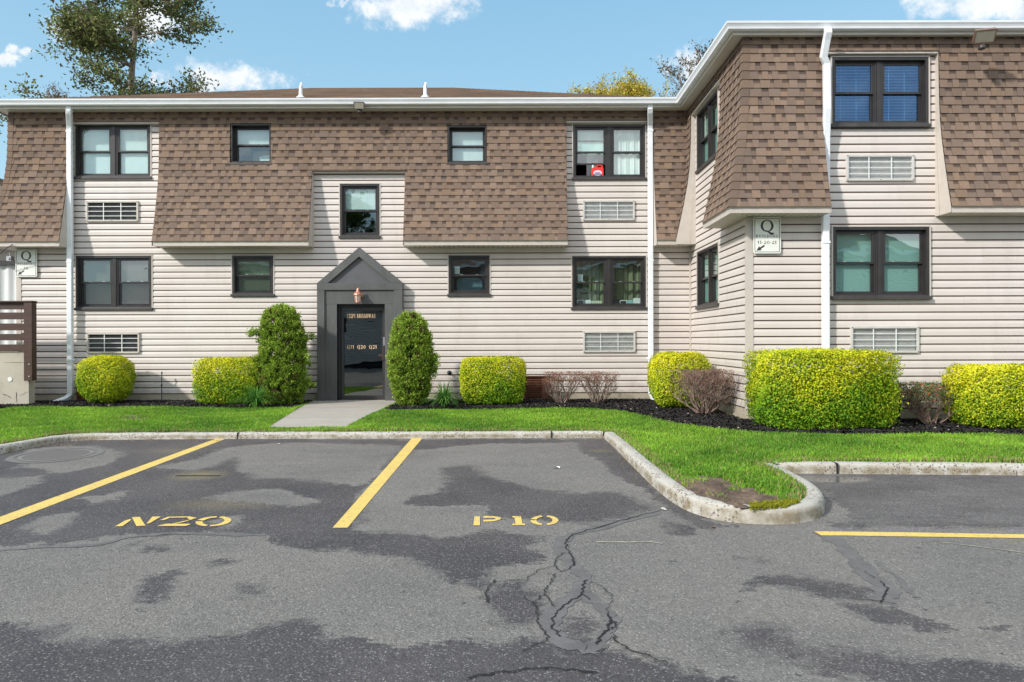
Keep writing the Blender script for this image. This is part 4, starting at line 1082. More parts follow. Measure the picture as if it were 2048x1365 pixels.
# lantern over the door
def lantern():
    d = YM - .30; x, _, z = P(716, 590, d); root = empty('wall_lantern', (x, YM - .17, z)); tag(root, 'copper carriage lantern mounted above the entrance door', 'lamp')
    mb = MB(); mb.lathe([(.045, 0), (.045, .02), (.03, .03)], (x + .045, YM - .20, z + .01), 14, axis='Y')
    mb.tube([(x + .045, YM - .19, z + .04), (x + .04, d + .03, z + .10), (x + .01, d, z + .16), (x - .01, d, z + .145), (x, d, z + .11)], .009, 8)
    mb.build('bracket', M['copper'], root, smooth=True)
    mb = MB(); mb.lathe([(.012, .15), (.018, .135), (.025, .11), (.045, .075), (.09, .03), (.095, .015), (.07, .012)], (x, d, z), 12); mb.build('roof_cap', M['copper'], root, smooth=False)
    mb = MB(); mb.lathe([(.070, .012), (.050, -.13)], (x, d, z), 8); mb.build('glass_shade', M['frost'], root)
    mb = MB()
    for k in range(8):
        a = 2 * math.pi * k / 8; mb.tube([(x + .073 * math.cos(a), d + .073 * math.sin(a), z + .012), (x + .053 * math.cos(a), d + .053 * math.sin(a), z - .13)], .005, 5)
    mb.lathe([(.056, -.13), (.058, -.14), (.03, -.155)], (x, d, z), 12); mb.build('cage', M['copper'], root)
lantern()
def floodlight(px, py, d, s, tilt, mat, label, ry, sc=1.0):
    x, y, z = P(px, py, d); root = empty('flood_light', (x, y, z)); tag(root, label, 'flood light', 'flood lights under the eaves')
    rot = Matrix.Rotation(R(ry), 4, 'Z') @ Matrix.Rotation(R(tilt), 4, 'X')
    def put(b, name, m):
        b.v = [tuple(Vector((x, y, z)) + (rot @ (Vector(v) * sc))) for v in b.v]; b.build(name, m, root)
    b = MB(); b.box(-.14, .14, -.02, .05, -.095, .095); b.box(-.10, .10, .05, .08, -.06, .06); b.box(-.145, .145, -.03, -.02, .085, .10); b.box(-.145, .145, -.03, -.02, -.10, -.085); b.box(-.145, -.13, -.03, -.02, -.085, .085); b.box(.13, .145, -.03, -.02, -.085, .085)
    put(b, 'housing', mat)
    b = MB(); b.box(-.13, .13, -.026, -.0202, -.085, .085); put(b, 'lens', M['led'])
    b = MB(); b.tube([(x, y + .05 * sc, z - .03 * sc), (x, y + .08 * sc, z - .12 * sc), (x, y + .12, z - .14 * sc)], .022, 8); b.lathe([(.045, -.02), (.05, 0), (.045, .05), (.02, .055)], (x, y + .06, z - .16 * sc), 12); b.build('bracket', M['lampgrey'], root, smooth=True)
floodlight(720.5, 210, 14.22, 1, 12, M['lampgrey'], 'small black flood light under the gutter above the entrance', 4, .72)
floodlight(1972, 77, 10.62, 1, 40, M['lampbrown'], 'large brown flood light tilted under the gutter of the right wing', -14, 1.0)

# ------------------------------------------------------------------ things on the window sills
def thing_box(name, label, cat, px0, px1, py0, py1, d, mat, th=.012, border=None, group=None):
    x0, _, z1 = P(px0, py0, d); x1, _, z0 = P(px1, py1, d)
    root = empty(name, ((x0 + x1) / 2, d, z0)); tag(root, label, cat, group)
    mb = MB(); mb.box(x0, x1, d, d + th, z0, z1)
    mb.build('frame' if border else 'sheet', border or mat, root)
    if border:
        e = .015; mb = MB(); mb.box(x0 + e, x1 - e, d - .003, d + th - .002, z0 + e, z1 - e); mb.build('picture', mat, root)
dd = YM + .17
g5 = 'cards and frames standing in the lower right window'
thing_box('picture_frame', 'white frame with dark picture, first from left on the lower window sill', 'picture frame', 1155, 1169, 601, 616, dd, M['dark'], border=M['paperw'], group=g5)
thing_box('greeting_card', 'pale narrow card beside the leftmost white frame on the window sill', 'card', 1171, 1182, 601, 615, dd, M['paperw'], group=g5)
thing_box('greeting_card', 'wide speckled card at the right end of the left sash', 'card', 1183, 1204, 603, 615, dd, simple('speckled_card', (.55, .58, .42), .7, .4, 60), group=g5)
thing_box('picture_frame', 'dark panel standing left in the right hand sash of the window', 'picture frame', 1226, 1239, 600, 614, dd, M['dark'], group=g5)
thing_box('picture_frame', 'white frame with dark picture in the right hand sash', 'picture frame', 1240, 1254, 602, 615, dd, M['dark'], border=M['paperw'], group=g5)
thing_box('greeting_card', 'teal card between white frame and large pale card', 'card', 1255, 1266, 602, 615, dd, M['papert'], group=g5)
thing_box('greeting_card', 'large pale card at the right end of the window sill', 'card', 1267, 1284, 598, 615, dd, M['paperw'], group=g5)
thing_box('paper_note', 'small white note taped inside the lower left sash of the wide window', 'note', 1156, 1166, 550, 566, YM + .12, M['paperw'], .003)
thing_box('paper_note', 'white note stuck in the window right of the entrance', 'note', 910, 920, 533, 548, YM + .12, M['paperw'], .003)
thing_box('paper_note', 'white note in the upper window left of the entrance', 'note', 482, 492, 271, 287, YM + .12, M['paperw'], .003)
thing_box('paper_note', 'pale note in the pane of the window over the entrance', 'note', 697, 706, 409, 421, YM + .12, M['paperw'], .003)
# teal ball in the wide lower window
x, _, z = P(1153, 575, YM + .25); mb = MB(); mb.lathe([(.0, -.05), (.035, -.04), (.05, 0), (.035, .04), (.0, .05)], (x, YM + .25, z), 14); tag(mb.build('blue_ornament', simple('blue_glaze', (.03, .14, .2), .3, .1), None, smooth=True), 'round blue ornament hanging behind the left sash', 'ornament')
# rounded cushion behind window right of the entrance
x0, _, z1 = P(914, 556, YM + .35); x1, _, z0 = P(965, 584, YM + .35); mb = MB()
cxs, czs = (x0 + x1) / 2, (z0 + z1) / 2; hw, hh = (x1 - x0) / 2, (z1 - z0) / 2
ring = []
for k in range(28):
    a = 2 * math.pi * k / 28; ring.append((cxs + hw * abs(math.cos(a)) ** .5 * math.copysign(1, math.cos(a)), czs + hh * abs(math.sin(a)) ** .5 * math.copysign(1, math.sin(a))))
pts = [(a, YM + .33, b) for a, b in ring] + [(cxs + (a - cxs) * 1.06, YM + .37, czs + (b - czs) * 1.06) for a, b in ring] + [(a, YM + .42, b) for a, b in ring]
mb.idx(pts, [tuple(range(28))] + [tuple(range(56, 84))] + [(i + o_, (i + 1) % 28 + o_, (i + 1) % 28 + 28 + o_, i + 28 + o_) for i in range(28) for o_ in (0, 28)])
tag(mb.build('chair_back', M['bluegrey']), 'rounded blue grey chair back behind the window right of the entrance', 'chair back')
# boxes in the upper left small window
thing_box('cardboard_box', 'brown box stacked inside the small upper window left of the entrance', 'box', 508, 543, 300, 322, YM + .30, M['cardboard'], .12)
thing_box('plastic_tub', 'pale tub in front of the brown box in the upper window', 'tub', 521, 543, 311, 324, YM + .25, M['paperw'], .03)
# red jug in the open window
def jug():
    d = YM + .03; x0, _, z1 = P(1185, 331, d); x1, _, z0 = P(1209, 356.5, d); w = x1 - x0; h = z1 - z0
    root = empty('detergent_jug', ((x0 + x1) / 2, d, z0)); tag(root, 'red plastic jug with white cap standing in the open upper window', 'jug')
    out = [(0.02, 0), (.98, 0), (1.0, .08), (1.0, .62), (.97, .80), (.93, .97), (.86, 1.0), (.42, 1.0), (.38, .93), (.30, .86), (.12, .80), (.0, .66), (0, .08)]
    hole = [(.48, .82), (.78, .82), (.82, .86), (.80, .92), (.50, .92), (.46, .87)]
    mb = MB()
    # body split in bands round the handle hole
    def P2(q, y): return (x0 + q[0] * w, y, z0 + q[1] * h)
    lo = [q for q in out if q[1] <= .80]; lo = [(0.02, 0), (.98, 0), (1.0, .08), (1.0, .62), (.97, .81), (.14, .81), (.0, .66), (0, .08)]
    bars = [lo, [(.30, .81), (.48, .81), (.48, .93), (.38, .93), (.32, .88)], [(.80, .81), (.97, .81), (.93, .93), (.80, .93)], [(.38, .93), (.93, .93), (.93, .97), (.86, 1.0), (.42, 1.0)]]
    for b in bars:
        n = len(b); p = [P2(q, d) for q in b] + [P2(q, d + .09) for q in b]
        mb.idx(p, [tuple(range(n)), tuple(range(n, 2 * n))[::-1]] + [(i, n + i, n + (i + 1) % n, (i + 1) % n) for i in range(n)])
    mb.build('body', M['red'], root, bevel=.006)
    mb = MB(); mb.lathe([(.024, 0), (.024, .05), (.020, .055)], (x0 + .14 * w, d + .045, z0 + .80 * h), 14); mb.build('cap', M['paperw'], root)
    mb = MB()
    e = [(x0 + w * (.5 + .36 * math.cos(2 * math.pi * k / 20)), d - .004, z0 + h * (.36 + .22 * math.sin(2 * math.pi * k / 20))) for k in range(20)]; mb.poly(e)
    mb.build('product_label', simple('label_pale', (.75, .62, .66), .4, .1), root)
    mb = MB()
    for (a, b, c) in ((.34, .46, .24), (.24, .34, .34), (.36, .22, .2)): mb.box(x0 + w * (.5 - c), x0 + w * (.5 + c), d - .008, d - .005, z0 + h * (a - .025), z0 + h * (a + .025))
    mb.build('label_print', simple('label_blue', (.10, .10, .40), .4, .1), root)
jug()

# ------------------------------------------------------------------ patio at the far left
pat = empty('patio_wall', (-10.9, 13.9, 0)); tag(pat, 'low cream concrete patio wall with cracks at the left edge', 'wall')
yp = 13.85; xr = P(57, 760, yp)[0]; zt = P(20, 699, yp)[2]; xm = P(50, 730, yp)[0]
mb = MB(); mb.box(xr - 2.6, xr, yp, yp + .18, -.35, zt - .30); mb.box(xr - 2.6, xm, yp, yp + .18, zt - .30, zt - .001); mb.build('concrete', M['patio'], pat)
mb = MB(); mb.box(xr - 2.6, xm - .12, yp - .02, yp + .2, zt, zt + .03); mb.build('coping', M['trim'], pat)
mb = MB()
def jag(mb, pts, w, fn, seed=0, sub=5, amp=.02):
    rr = random.Random(seed); fine = [pts[0]]
    for a, b in zip(pts, pts[1:]):
        for k in range(1, sub + 1):
            t = k / sub; e = 0 if k == sub else amp
            fine.append((a[0] + (b[0] - a[0]) * t + rr.uniform(-e, e), a[1] + (b[1] - a[1]) * t + rr.uniform(-e, e)))
    n = len(fine); L, Rr = [], []
    for i, p in enumerate(fine):
        a = fine[max(i - 1, 0)]; b = fine[min(i + 1, n - 1)]; dx, dy = b[0] - a[0], b[1] - a[1]; l = math.hypot(dx, dy) or 1
        ww = (w(i / (n - 1)) if callable(w) else w) * rr.uniform(.55, 1.4) / 2
        L.append(fn(p[0] - dy / l * ww, p[1] + dx / l * ww)); Rr.append(fn(p[0] + dy / l * ww, p[1] - dx / l * ww))
    for i in range(n - 1): mb.poly([L[i], L[i + 1], Rr[i + 1], Rr[i]])
fx = lambda x, z: (x, yp - .0025, z)
jag(mb, [P(5, 784, yp)[::2], P(15, 786, yp)[::2], P(22, 792, yp)[::2]], .010, fx, 1, 4, .008); jag(mb, [P(32, 780, yp)[::2], P(33, 800, yp)[::2]], .012, fx, 2, 4, .008); jag(mb, [P(8, 720, yp)[::2], P(46, 720, yp)[::2]], .005, fx, 3, 4, .003); jag(mb, [P(40, 786, yp)[::2], P(55, 779, yp)[::2]], .006, fx, 4, 4, .006)
mb.build('crack', M['crack'], pat)
mb = MB(); mb.lathe([(.045, 0), (.042, -.012)], (P(20, 754, yp)[0], yp - .001, P(20, 754, yp)[2]), 14, axis='Y'); mb.build('patch', M['signw'], pat)
rail = empty('balcony_railing', (-10.7, 13.8, 0)); tag(rail, 'brown wooden patio railing of horizontal boards at left edge', 'railing')
yr = 13.78
mb = MB(); pa = P(49, 600, yr); pb = P(65, 757, yr)
mb.box(pa[0], pb[0], yr - .02, yr + .12, pb[2], pa[2]); mb.build('post', M['brownwood'], rail, bevel=.004)
for (a, b) in ((600, 614), (620, 634), (642, 656), (663, 676), (684, 697)):
    mb = MB(); mb.box(pa[0] - 2.6, pa[0] - .003, yr + .03, yr + .07, P(30, b, yr)[2], P(30, a, yr)[2]); mb.build('board', M['brownwood'], rail, bevel=.003)
mb = MB(); mb.box(pa[0] - 2.6, pb[0] + .006, yr - .035, yr + .135, pa[2] + .001, pa[2] + .03); mb.build('cap_rail', M['brownwood'], rail, bevel=.004)
mb = MB()
for z in (pb[2] + .08, pb[2] + .32): mb.lathe([(.014, 0), (.014, -.01), (.006, -.014)], ((pa[0] + pb[0]) / 2 + .03, yr - .02, z), 8, axis='Y')
mb.build('bolt', M['steel'], rail)
# recessed patio room behind, part of the building
mb = MB(); ypd = YM + .9
mb.box(XL - 4, XL - .03, ypd + .12, ypd + .3, -.2, 3.4); mb.build('patio_room_wall', M['trim'], bld)
mb = MB(); mb.box(XL - 4, XL - .45, ypd - .3, 18.5, 3.40, 3.5); mb.build('patio_roof', M['trim'], bld)
pd = MB(); pd.box(XL - 2.4, XL - .12, ypd, ypd + .08, 3.0, 3.1); pd.box(XL - .2, XL - .12, ypd, ypd + .08, .25, 3.0); pd.box(XL - 1.3, XL - 1.2, ypd, ypd + .08, .25, 3.0); pd.box(XL - 2.4, XL - .12, ypd, ypd + .08, .15, .25)
pdo = pd.build('patio_door', M['bronze'], bld)
mb = MB()
n = 70
for k in range(n): 
    xa, xb = XL - 2.3 + 2.15 * k / n, XL - 2.3 + 2.15 * (k + 1) / n; f = lambda q: ypd + .085 + .018 * math.sin(q * .8)
    mb.poly([(xa, f(k), .25), (xb, f(k + 1), .25), (xb, f(k + 1), 3.0), (xa, f(k), 3.0)])
mb.build('curtain', M['curtwhite'], pdo, smooth=True)
mb = MB(); x, _, z = P(18, 512, YM + .5); mb.box(x - .05, x + .05, YM + .5, YM + .6, z - .05, z + .05); mb.box(x - .005, x + .005, YM + .53, YM + .54, z + .05, 3.23); mb.tube([(x, YM + .5, z), (x, YM + .48, z)], .03, 10); tag(mb.build('patio_camera', M['steel']), 'small grey fixture hanging under the overhang above the patio', 'fixture')
# cable from the patio to the overhang
mb = MB(); mb.tube([P(27, 484, 14.3), P(15, 491, 14.35), P(2, 502, 14.4), P(-40, 530, 14.5)], .008, 6); tag(mb.build('hanging_cable', M['pipe']), 'thin dark cable running under the overhang at far left', 'cable')
# pipes by the wall
def stake(px, top, bot, d, label):
    x, _, z1 = P(px, top, d); z0 = P(px, bot, d)[2]; mb = MB(); mb.tube([(x, d, z0 - .05), (x, d, z0 + (z1 - z0) * .5), (x + .004, d, z1)], .010, 8); mb.lathe([(.016, 0), (.02, .02), (.016, .04)], (x, d, z0 + (z1 - z0) * .55), 8); mb.lathe([(.014, 0), (.014, .05)], (x + .004, d, z1 - .03), 8)
    tag(mb.build('pipe_stake', M['pipe']), label, 'pipe', 'thin dark pipes standing by the siding')
stake(323, 742, 803, 14.55, 'tall thin dark pipe standing by the siding between two yellow shrubs'); stake(66, 774, 806, 14.5, 'short dark pipe at the wall beside the patio')
x, _, z = P(898, 745, YM - .05); mb = MB(); mb.lathe([(.045, 0), (.045, -.02), (.02, -.03), (.018, -.06), (.03, -.07), (.03, -.08)], (x, YM - .02, z), 14, axis='Y'); tag(mb.build('hose_bib', M['pipe'], smooth=True), 'small dark hose tap on the siding right of the entrance', 'tap')

# ------------------------------------------------------------------ GROUND
def seg_dist(px, py, poly):
    """signed distance to polygon (positive inside), arrays"""
    n = len(poly); d = np.full(px.shape, 1e9); ins = np.zeros(px.shape, bool)
    for i in range(n):
        ax, ay = poly[i]; bx, by = poly[(i + 1) % n]; ex, ey = bx - ax, by - ay
        t = np.clip(((px - ax) * ex + (py - ay) * ey) / (ex * ex + ey * ey + 1e-12), 0, 1)
        d = np.minimum(d, np.hypot(px - ax - t * ex, py - ay - t * ey))
        if ay != by: ins ^= ((ay > py) != (by > py)) & (px < (bx - ax) * (py - ay) / (by - ay) + ax)
    return np.where(ins, d, -d)
def inside(x, y, poly): return seg_dist(x, y, poly) > 0
DARK = [
 [(-300, 890), (0, 880), (200, 873), (470, 874), (600, 876), (840, 878), (1215, 879), (1215, 886), (1000, 887), (900, 893), (830, 900), (740, 970), (700, 1050), (700, 1062), (880, 1070), (950, 1058), (1000, 1062), (1065, 1075), (1075, 1085), (1045, 1096), (1078, 1128), (1000, 1140), (980, 1160), (965, 1180), (870, 1150), (820, 1118), (700, 1104), (620, 1100), (545, 1092), (530, 1068), (380, 1063), (250, 1068), (160, 1082), (0, 1090), (-300, 1110)],
 [(880, 935), (940, 930), (1000, 962), (1100, 982), (1250, 987), (1312, 1015), (1290, 1026), (1200, 1046), (1130, 1046), (1010, 1040), (960, 1030), (960, 1015), (900, 1010), (850, 1012), (800, 1003), (830, 992), (890, 985), (900, 965)],
 [(1140, 878), (1215, 878), (1345, 1005), (1400, 1040), (1470, 1056), (1400, 1062), (1370, 1048), (1325, 1010), (1270, 975), (1205, 930), (1165, 905)],
 [(1548, 950), (2400, 955), (2400, 1066), (1660, 1058), (1655, 1050), (1700, 1045), (1690, 1020), (1640, 990)],
 [(-300, 1225), (0, 1238), (60, 1240), (118, 1250), (90, 1278), (150, 1288), (250, 1285), (420, 1270), (500, 1262), (560, 1240), (620, 1228), (640, 1280), (800, 1284), (940, 1286), (960, 1300), (1060, 1285), (1120, 1300), (1250, 1305), (1340, 1335), (1500, 1365), (1600, 1700), (-300, 1700)],
 [(1495, 1238), (1560, 1260), (1600, 1290), (1680, 1300), (1760, 1312), (1860, 1318), (2048, 1335), (2400, 1350), (2400, 1600), (1850, 1600), (1780, 1380), (1660, 1345), (1560, 1322), (1480, 1290), (1455, 1268)],
 [(1500, 1155), (1560, 1150), (1650, 1165), (1740, 1182), (1735, 1205), (1660, 1198), (1580, 1180), (1520, 1172)],
 [(1700, 1215), (1780, 1225), (1850, 1245), (1930, 1265), (1925, 1280), (1830, 1262), (1740, 1240)],
 [(1118, 1248), (1150, 1226), (1200, 1236), (1205, 1250), (1172, 1290), (1128, 1282)],
 [(985, 1165), (1050, 1158), (1075, 1185), (1072, 1225), (1050, 1250), (1000, 1248), (965, 1205)],
 [(270, 1185), (300, 1150), (345, 1145), (335, 1180), (300, 1215)], [(268, 1086), (335, 1083), (330, 1098), (280, 1106)], [(475, 1172), (532, 1164), (526, 1182), (485, 1184)], [(415, 1118), (470, 1114), (480, 1128), (430, 1132)], [(235, 1093), (262, 1090), (258, 1097), (240, 1099)],
 [(1480, 1165), (1510, 1160), (1500, 1185), (1470, 1190)], [(1470, 1118), (1520, 1120), (1518, 1124), (1474, 1122)], [(1970, 1258), (2005, 1260), (2000, 1270), (1972, 1268)], [(1330, 1045), (1400, 1055), (1390, 1070), (1360, 1068)],
]
LIGHT = [
 [(318, 930), (400, 912), (450, 893), (540, 884), (700, 886), (810, 890), (785, 915), (740, 965), (700, 972), (640, 962), (590, 955), (520, 955), (468, 940), (470, 912), (430, 928), (380, 940)],
 [(410, 990), (470, 978), (560, 976), (620, 992), (625, 1004), (600, 1012), (540, 1005), (470, 1002)],
 [(15, 915), (50, 896), (120, 889), (200, 889), (248, 900), (215, 925), (130, 941), (40, 932)],
 [(-100, 958), (80, 948), (70, 962), (0, 985), (-100, 995)], [(165, 990), (250, 978), (242, 996), (185, 1002)],
 [(30, 1052), (100, 1028), (155, 1020), (140, 1045), (80, 1064)],
 [(480, 1047), (520, 1044), (500, 1052)], [(400, 1042), (470, 1032), (485, 1045), (440, 1052)],
]
FX = np.arange(-8.0, 8.01, .05); FY = np.arange(2.4, 10.3, .04)
xs = np.concatenate([[-60, -30, -16, -11], FX, [11, 16, 30, 60]]); ys = np.concatenate([[-40, -10, -4, 0, 1.2], FY, [11, 14, 20, 40, 90]])
GX, GY = np.meshgrid(xs, ys)
wet = np.full(GX.shape, -1.0)
gpoly = lambda pl: [G(*q) for q in pl]
for pl in DARK: wet = np.maximum(wet, np.clip(seg_dist(GX, GY, gpoly(pl)), -1, .35))
for pl in LIGHT: wet = np.minimum(wet, np.clip(-seg_dist(GX, GY, gpoly(pl)), -.35, 1))
tone = np.zeros(GX.shape + (4,), np.float32); tone[..., 3] = 1
rp = seg_dist(GX, GY, gpoly([(1550, 945), (2400, 950), (2400, 1068), (1640, 1062), (1660, 1030), (1640, 990)])); tone[..., 0] = np.clip(rp / .3 + .2, 0, 1)
def blob(px, py, rx, ry, ch, amt):
    cx, cy = G(px, py); r1 = abs(G(px + rx, py)[0] - cx); r2 = abs(G(px, py + ry)[1] - G(px, py - ry)[1]) / 2
    q = np.hypot((GX - cx) / r1, (GY - cy) / r2); tone[..., ch] = np.maximum(tone[..., ch], np.clip(1.3 - q, 0, 1) * amt)
blob(395, 948, 55, 9, 1, .95); blob(440, 1005, 110, 12, 1, .45); blob(340, 898, 60, 5, 1, .4); blob(1530, 1222, 40, 12, 1, .0); blob(1200, 903, 25, 4, 1, .5)
def puddle(pl):
    s = seg_dist(GX, GY, gpoly(pl)); tone[..., 2] = np.maximum(tone[..., 2], np.clip(s / .06 + .5, 0, 1))
puddle([(-200, 915), (0, 896), (40, 886), (100, 883), (145, 887), (60, 893), (10, 903), (-150, 925)]); puddle([(1585, 955), (1640, 956), (1730, 958), (1745, 966), (1700, 970), (1640, 968), (1600, 963)])
Z = np.vectorize(zlot)(GY)
nx, ny = len(xs), len(ys)
V = np.stack([GX, GY, Z], -1).reshape(-1, 3)
i = np.arange(nx * ny).reshape(ny, nx); F = np.stack([i[:-1, :-1], i[:-1, 1:], i[1:, 1:], i[1:, :-1]], -1).reshape(-1, 4)
lot = np_mesh('parking_lot', V, F, M['asphalt']); tag(lot, kind='structure')
at = lot.data.attributes.new('wet', 'FLOAT', 'POINT'); at.data.foreach_set('value', wet.astype(np.float32).ravel())
at = lot.data.color_attributes.new('tone', 'FLOAT_COLOR', 'POINT'); at.data.foreach_set('color', tone.ravel())
# ground out to the horizon
mb = MB(); mb.poly([(-900, -900, -.75), (900, -900, -.75), (900, 900, -.75), (-900, 900, -.75)]); tag(mb.build('ground', simple('far_ground', (0.10, 0.12, 0.06), 0.95, 0.3, 0.05)), kind='structure')

# painted lines and stencils
def on_lot(h): return lambda q: (q[0], q[1], zlot(q[1]) + h)
def flat(name, polys, h, mat, label=None):
    mb = MB(); f = on_lot(h)
    for pl in polys:
        pts = [G(*q) for q in pl]; mb.poly([f(q) for q in pts])
    o = mb.build(name, mat); tag(o, label, kind='structure'); return o
flat('stall_line', [[(440, 872), (462, 871), (0, 1045), (-60, 1068), (-60, 1050), (0, 1029)]], .004, M['paint'])
flat('stall_line', [[(824, 875), (845, 875), (693, 1055), (663, 1055)]], .004, M['paint'])
flat('stall_line', [[(1626, 1067), (1800, 1070), (2048, 1075.5), (2300, 1081), (2300, 1089), (2048, 1083), (1640, 1075)]], .004, M['paint'])
def arcp(cx, cy, rx, ry, a0, a1, tx, ty, n=8): 
    return arc(cx, cy, rx, ry, a0, a1, tx, ty, n)
sten = [[(228, 1050), (243, 1050), (261, 1037), (258, 1036), (250, 1038)], [(262, 1032), (278, 1031.5), (289, 1049), (271, 1050)], [(291, 1045), (298, 1044), (320, 1031), (303, 1031)],
        [(318, 1038), (326, 1038), (340, 1033), (334, 1031.5)], [(334, 1031.5), (340, 1033.5), (374, 1033), (378, 1031)], [(378, 1031), (372, 1034), (378, 1037.5), (392, 1034)], [(378, 1037.5), (392, 1034), (366, 1042), (352, 1045), (340, 1046)], [(312, 1050), (370, 1050), (380, 1046), (330, 1045.5)]]
o20 = arc(425, 1041, 35, 10, 0, 360, 14, 2.6, 28); 
def skew(polys): return [[(x + (1041 - y) * .8, y) for x, y in pl] for pl in polys]
o20 = [pl for k, pl in enumerate(skew(o20)) if k not in (7, 14, 21)]
flat('stall_number', sten + o20, .005, M['paint'])
p10 = [[(945, 1052), (958, 1052), (958, 1034), (947, 1034)], [(965, 1033.5), (965, 1037), (985, 1037), (988, 1034)], [(985, 1037), (988, 1034), (1001, 1036.5), (990, 1038.3)], [(990, 1038.3), (1001, 1036.5), (998, 1041), (986, 1040.5)], [(965, 1041), (965, 1044.5), (985, 1044), (998, 1041), (986, 1040.5)],
       [(1022, 1034), (1040, 1034), (1038, 1036.5), (1024, 1037)], [(1027, 1036), (1040, 1034), (1043, 1049), (1029, 1049)], [(1023, 1049.01), (1048, 1048.9), (1049, 1052), (1022, 1052)]]
q10 = arc(1087, 1042.5, 28, 10, 0, 360, 12, 2.8, 28); q10 = [pl for k, pl in enumerate(q10) if k not in (6, 7, 20, 21, 14)]
flat('stall_number', p10 + q10, .005, M['paint'])
# sealed cracks and cracks
def track(name, lines, h, mat, sub=5, amp=.02, seed=5, wmul=1.0):
    mb = MB(); f = on_lot(h)
    for k, (w, pts) in enumerate(lines): jag(mb, [G(*q) for q in pts], w * wmul, lambda a, b, k=k: (a, b, zlot(b) + h + k * .00012), seed + k, sub, amp)
    tag(mb.build(name, mat), kind='structure')
track('crack_sealer_band', [
 (.085, [(1312, 1028), (1255, 1042), (1190, 1058), (1140, 1070), (1122, 1085), (1120, 1102), (1135, 1122), (1150, 1140), (1170, 1158), (1160, 1180), (1150, 1192), (1118, 1215), (1096, 1240), (1098, 1268), (1125, 1288), (1170, 1300), (1200, 1300)]),
 (.075, [(1168, 1190), (1190, 1208), (1216, 1232), (1222, 1250), (1205, 1272), (1192, 1298)]),
 (.11, [(1640, 1068), (1690, 1100), (1712, 1125), (1728, 1150), (1762, 1172), (1772, 1192), (1762, 1208)]),
 (.03, [(1750, 1128), (1790, 1155), (1815, 1185), (1830, 1200)]),
 (.05, [(-20, 1098), (60, 1092), (200, 1086), (250, 1072), (330, 1064), (430, 1066), (530, 1068)]),
], .003, M['seal'], 4, .012, wmul=1.15)
track('pavement_crack', [
 (.014, [(1318, 1024), (1260, 1038), (1200, 1056), (1145, 1070), (1135, 1078), (1129, 1090), (1133, 1102), (1145, 1120), (1146, 1134)]),
 (.012, [(1173, 1162), (1162, 1172), (1164, 1185), (1160, 1192), (1135, 1206), (1110, 1225), (1102, 1242), (1104, 1262), (1116, 1276)]),
 (.014, [(1160, 1190), (1175, 1202)]), (.020, [(1212, 1232), (1217, 1245), (1213, 1258), (1196, 1278), (1192, 1292)]), (.012, [(1217, 1245), (1232, 1249), (1222, 1262)]),
 (.008, [(1129, 1108), (1110, 1118), (1107, 1130), (1118, 1146), (1132, 1142), (1146, 1130)]), (.008, [(1107, 1134), (1080, 1140), (1060, 1152), (1050, 1164)]),
 (.009, [(1110, 1150), (1100, 1160), (1097, 1172), (1085, 1182), (1095, 1200), (1108, 1216)]), (.009, [(1090, 1192), (1075, 1196), (1066, 1212), (1074, 1232), (1070, 1245), (1082, 1262), (1096, 1278)]), (.008, [(1096, 1278), (1070, 1290), (1042, 1304)]), (.008, [(1045, 1195), (1064, 1212)]),
 (.012, [(988, 1162), (972, 1178), (968, 1190), (976, 1208)]), (.005, [(1178, 1166), (1200, 1175), (1218, 1190), (1222, 1205), (1210, 1220), (1214, 1232)]),
 (.012, [(1224, 1272), (1232, 1288), (1250, 1302), (1285, 1312), (1330, 1330)]), (.014, [(930, 1360), (980, 1350), (1040, 1342), (1100, 1338), (1190, 1348)]),
 (.012, [(1758, 1168), (1772, 1184), (1766, 1200), (1760, 1212)]), (.006, [(1728, 1148), (1745, 1162)]), (.008, [(1345, 1052), (1390, 1062)]), (.006, [(240, 1092), (340, 1064)]),
], .0062, M['crack'], 6, .012, seed=50, wmul=.78)
track('faded_line', [(.018, [(1190, 1086), (1250, 1087), (1300, 1086), (1322, 1090)]), (.01, [(1880, 1090), (1960, 1100), (2048, 1112)])], .0045, simple('faded_paint', (.36, .35, .27), .8, .3, 20), 6, .004, seed=80)
# storm drain slot
cx, cy = G(395, 949); mb = MB(); w = .235; f = on_lot
mb.box(cx - w, cx + w, cy - .018, cy + .018, zlot(cy) - .0, zlot(cy) + .004); o = mb.build('drain_slot', M['crack']); tag(o, 'narrow dark drain slot in the asphalt of the middle stall', 'drain')
cx, cy = G(112, 906); mb = MB()
for k in range(40):
    a0, a1 = 2 * math.pi * k / 40, 2 * math.pi * (k + 1) / 40
    for (r0, r1, c) in ((.36, .40, (1, 1, .999)), (.44, .52, (.8, .8, .8))):
        q = [(cx + r * math.cos(a), cy + r * math.sin(a)) for r, a in ((r0, a0), (r1, a0), (r1, a1), (r0, a1))]; mb.poly([(x, y, zlot(y) + .004) for x, y in q], c)
    q = [(cx, cy), (cx + .36 * math.cos(a0), cy + .36 * math.sin(a0)), (cx + .36 * math.cos(a1), cy + .36 * math.sin(a1))]; mb.poly([(x, y, zlot(y) + .003) for x, y in q], (.62, .60, .60))
tag(mb.build('manhole_cover', simple('iron_cover', (.20, .19, .18), .75, .2, 30, use_col=True, bmp=.5)), 'round manhole cover in the dry patch of the left stall', 'manhole cover')
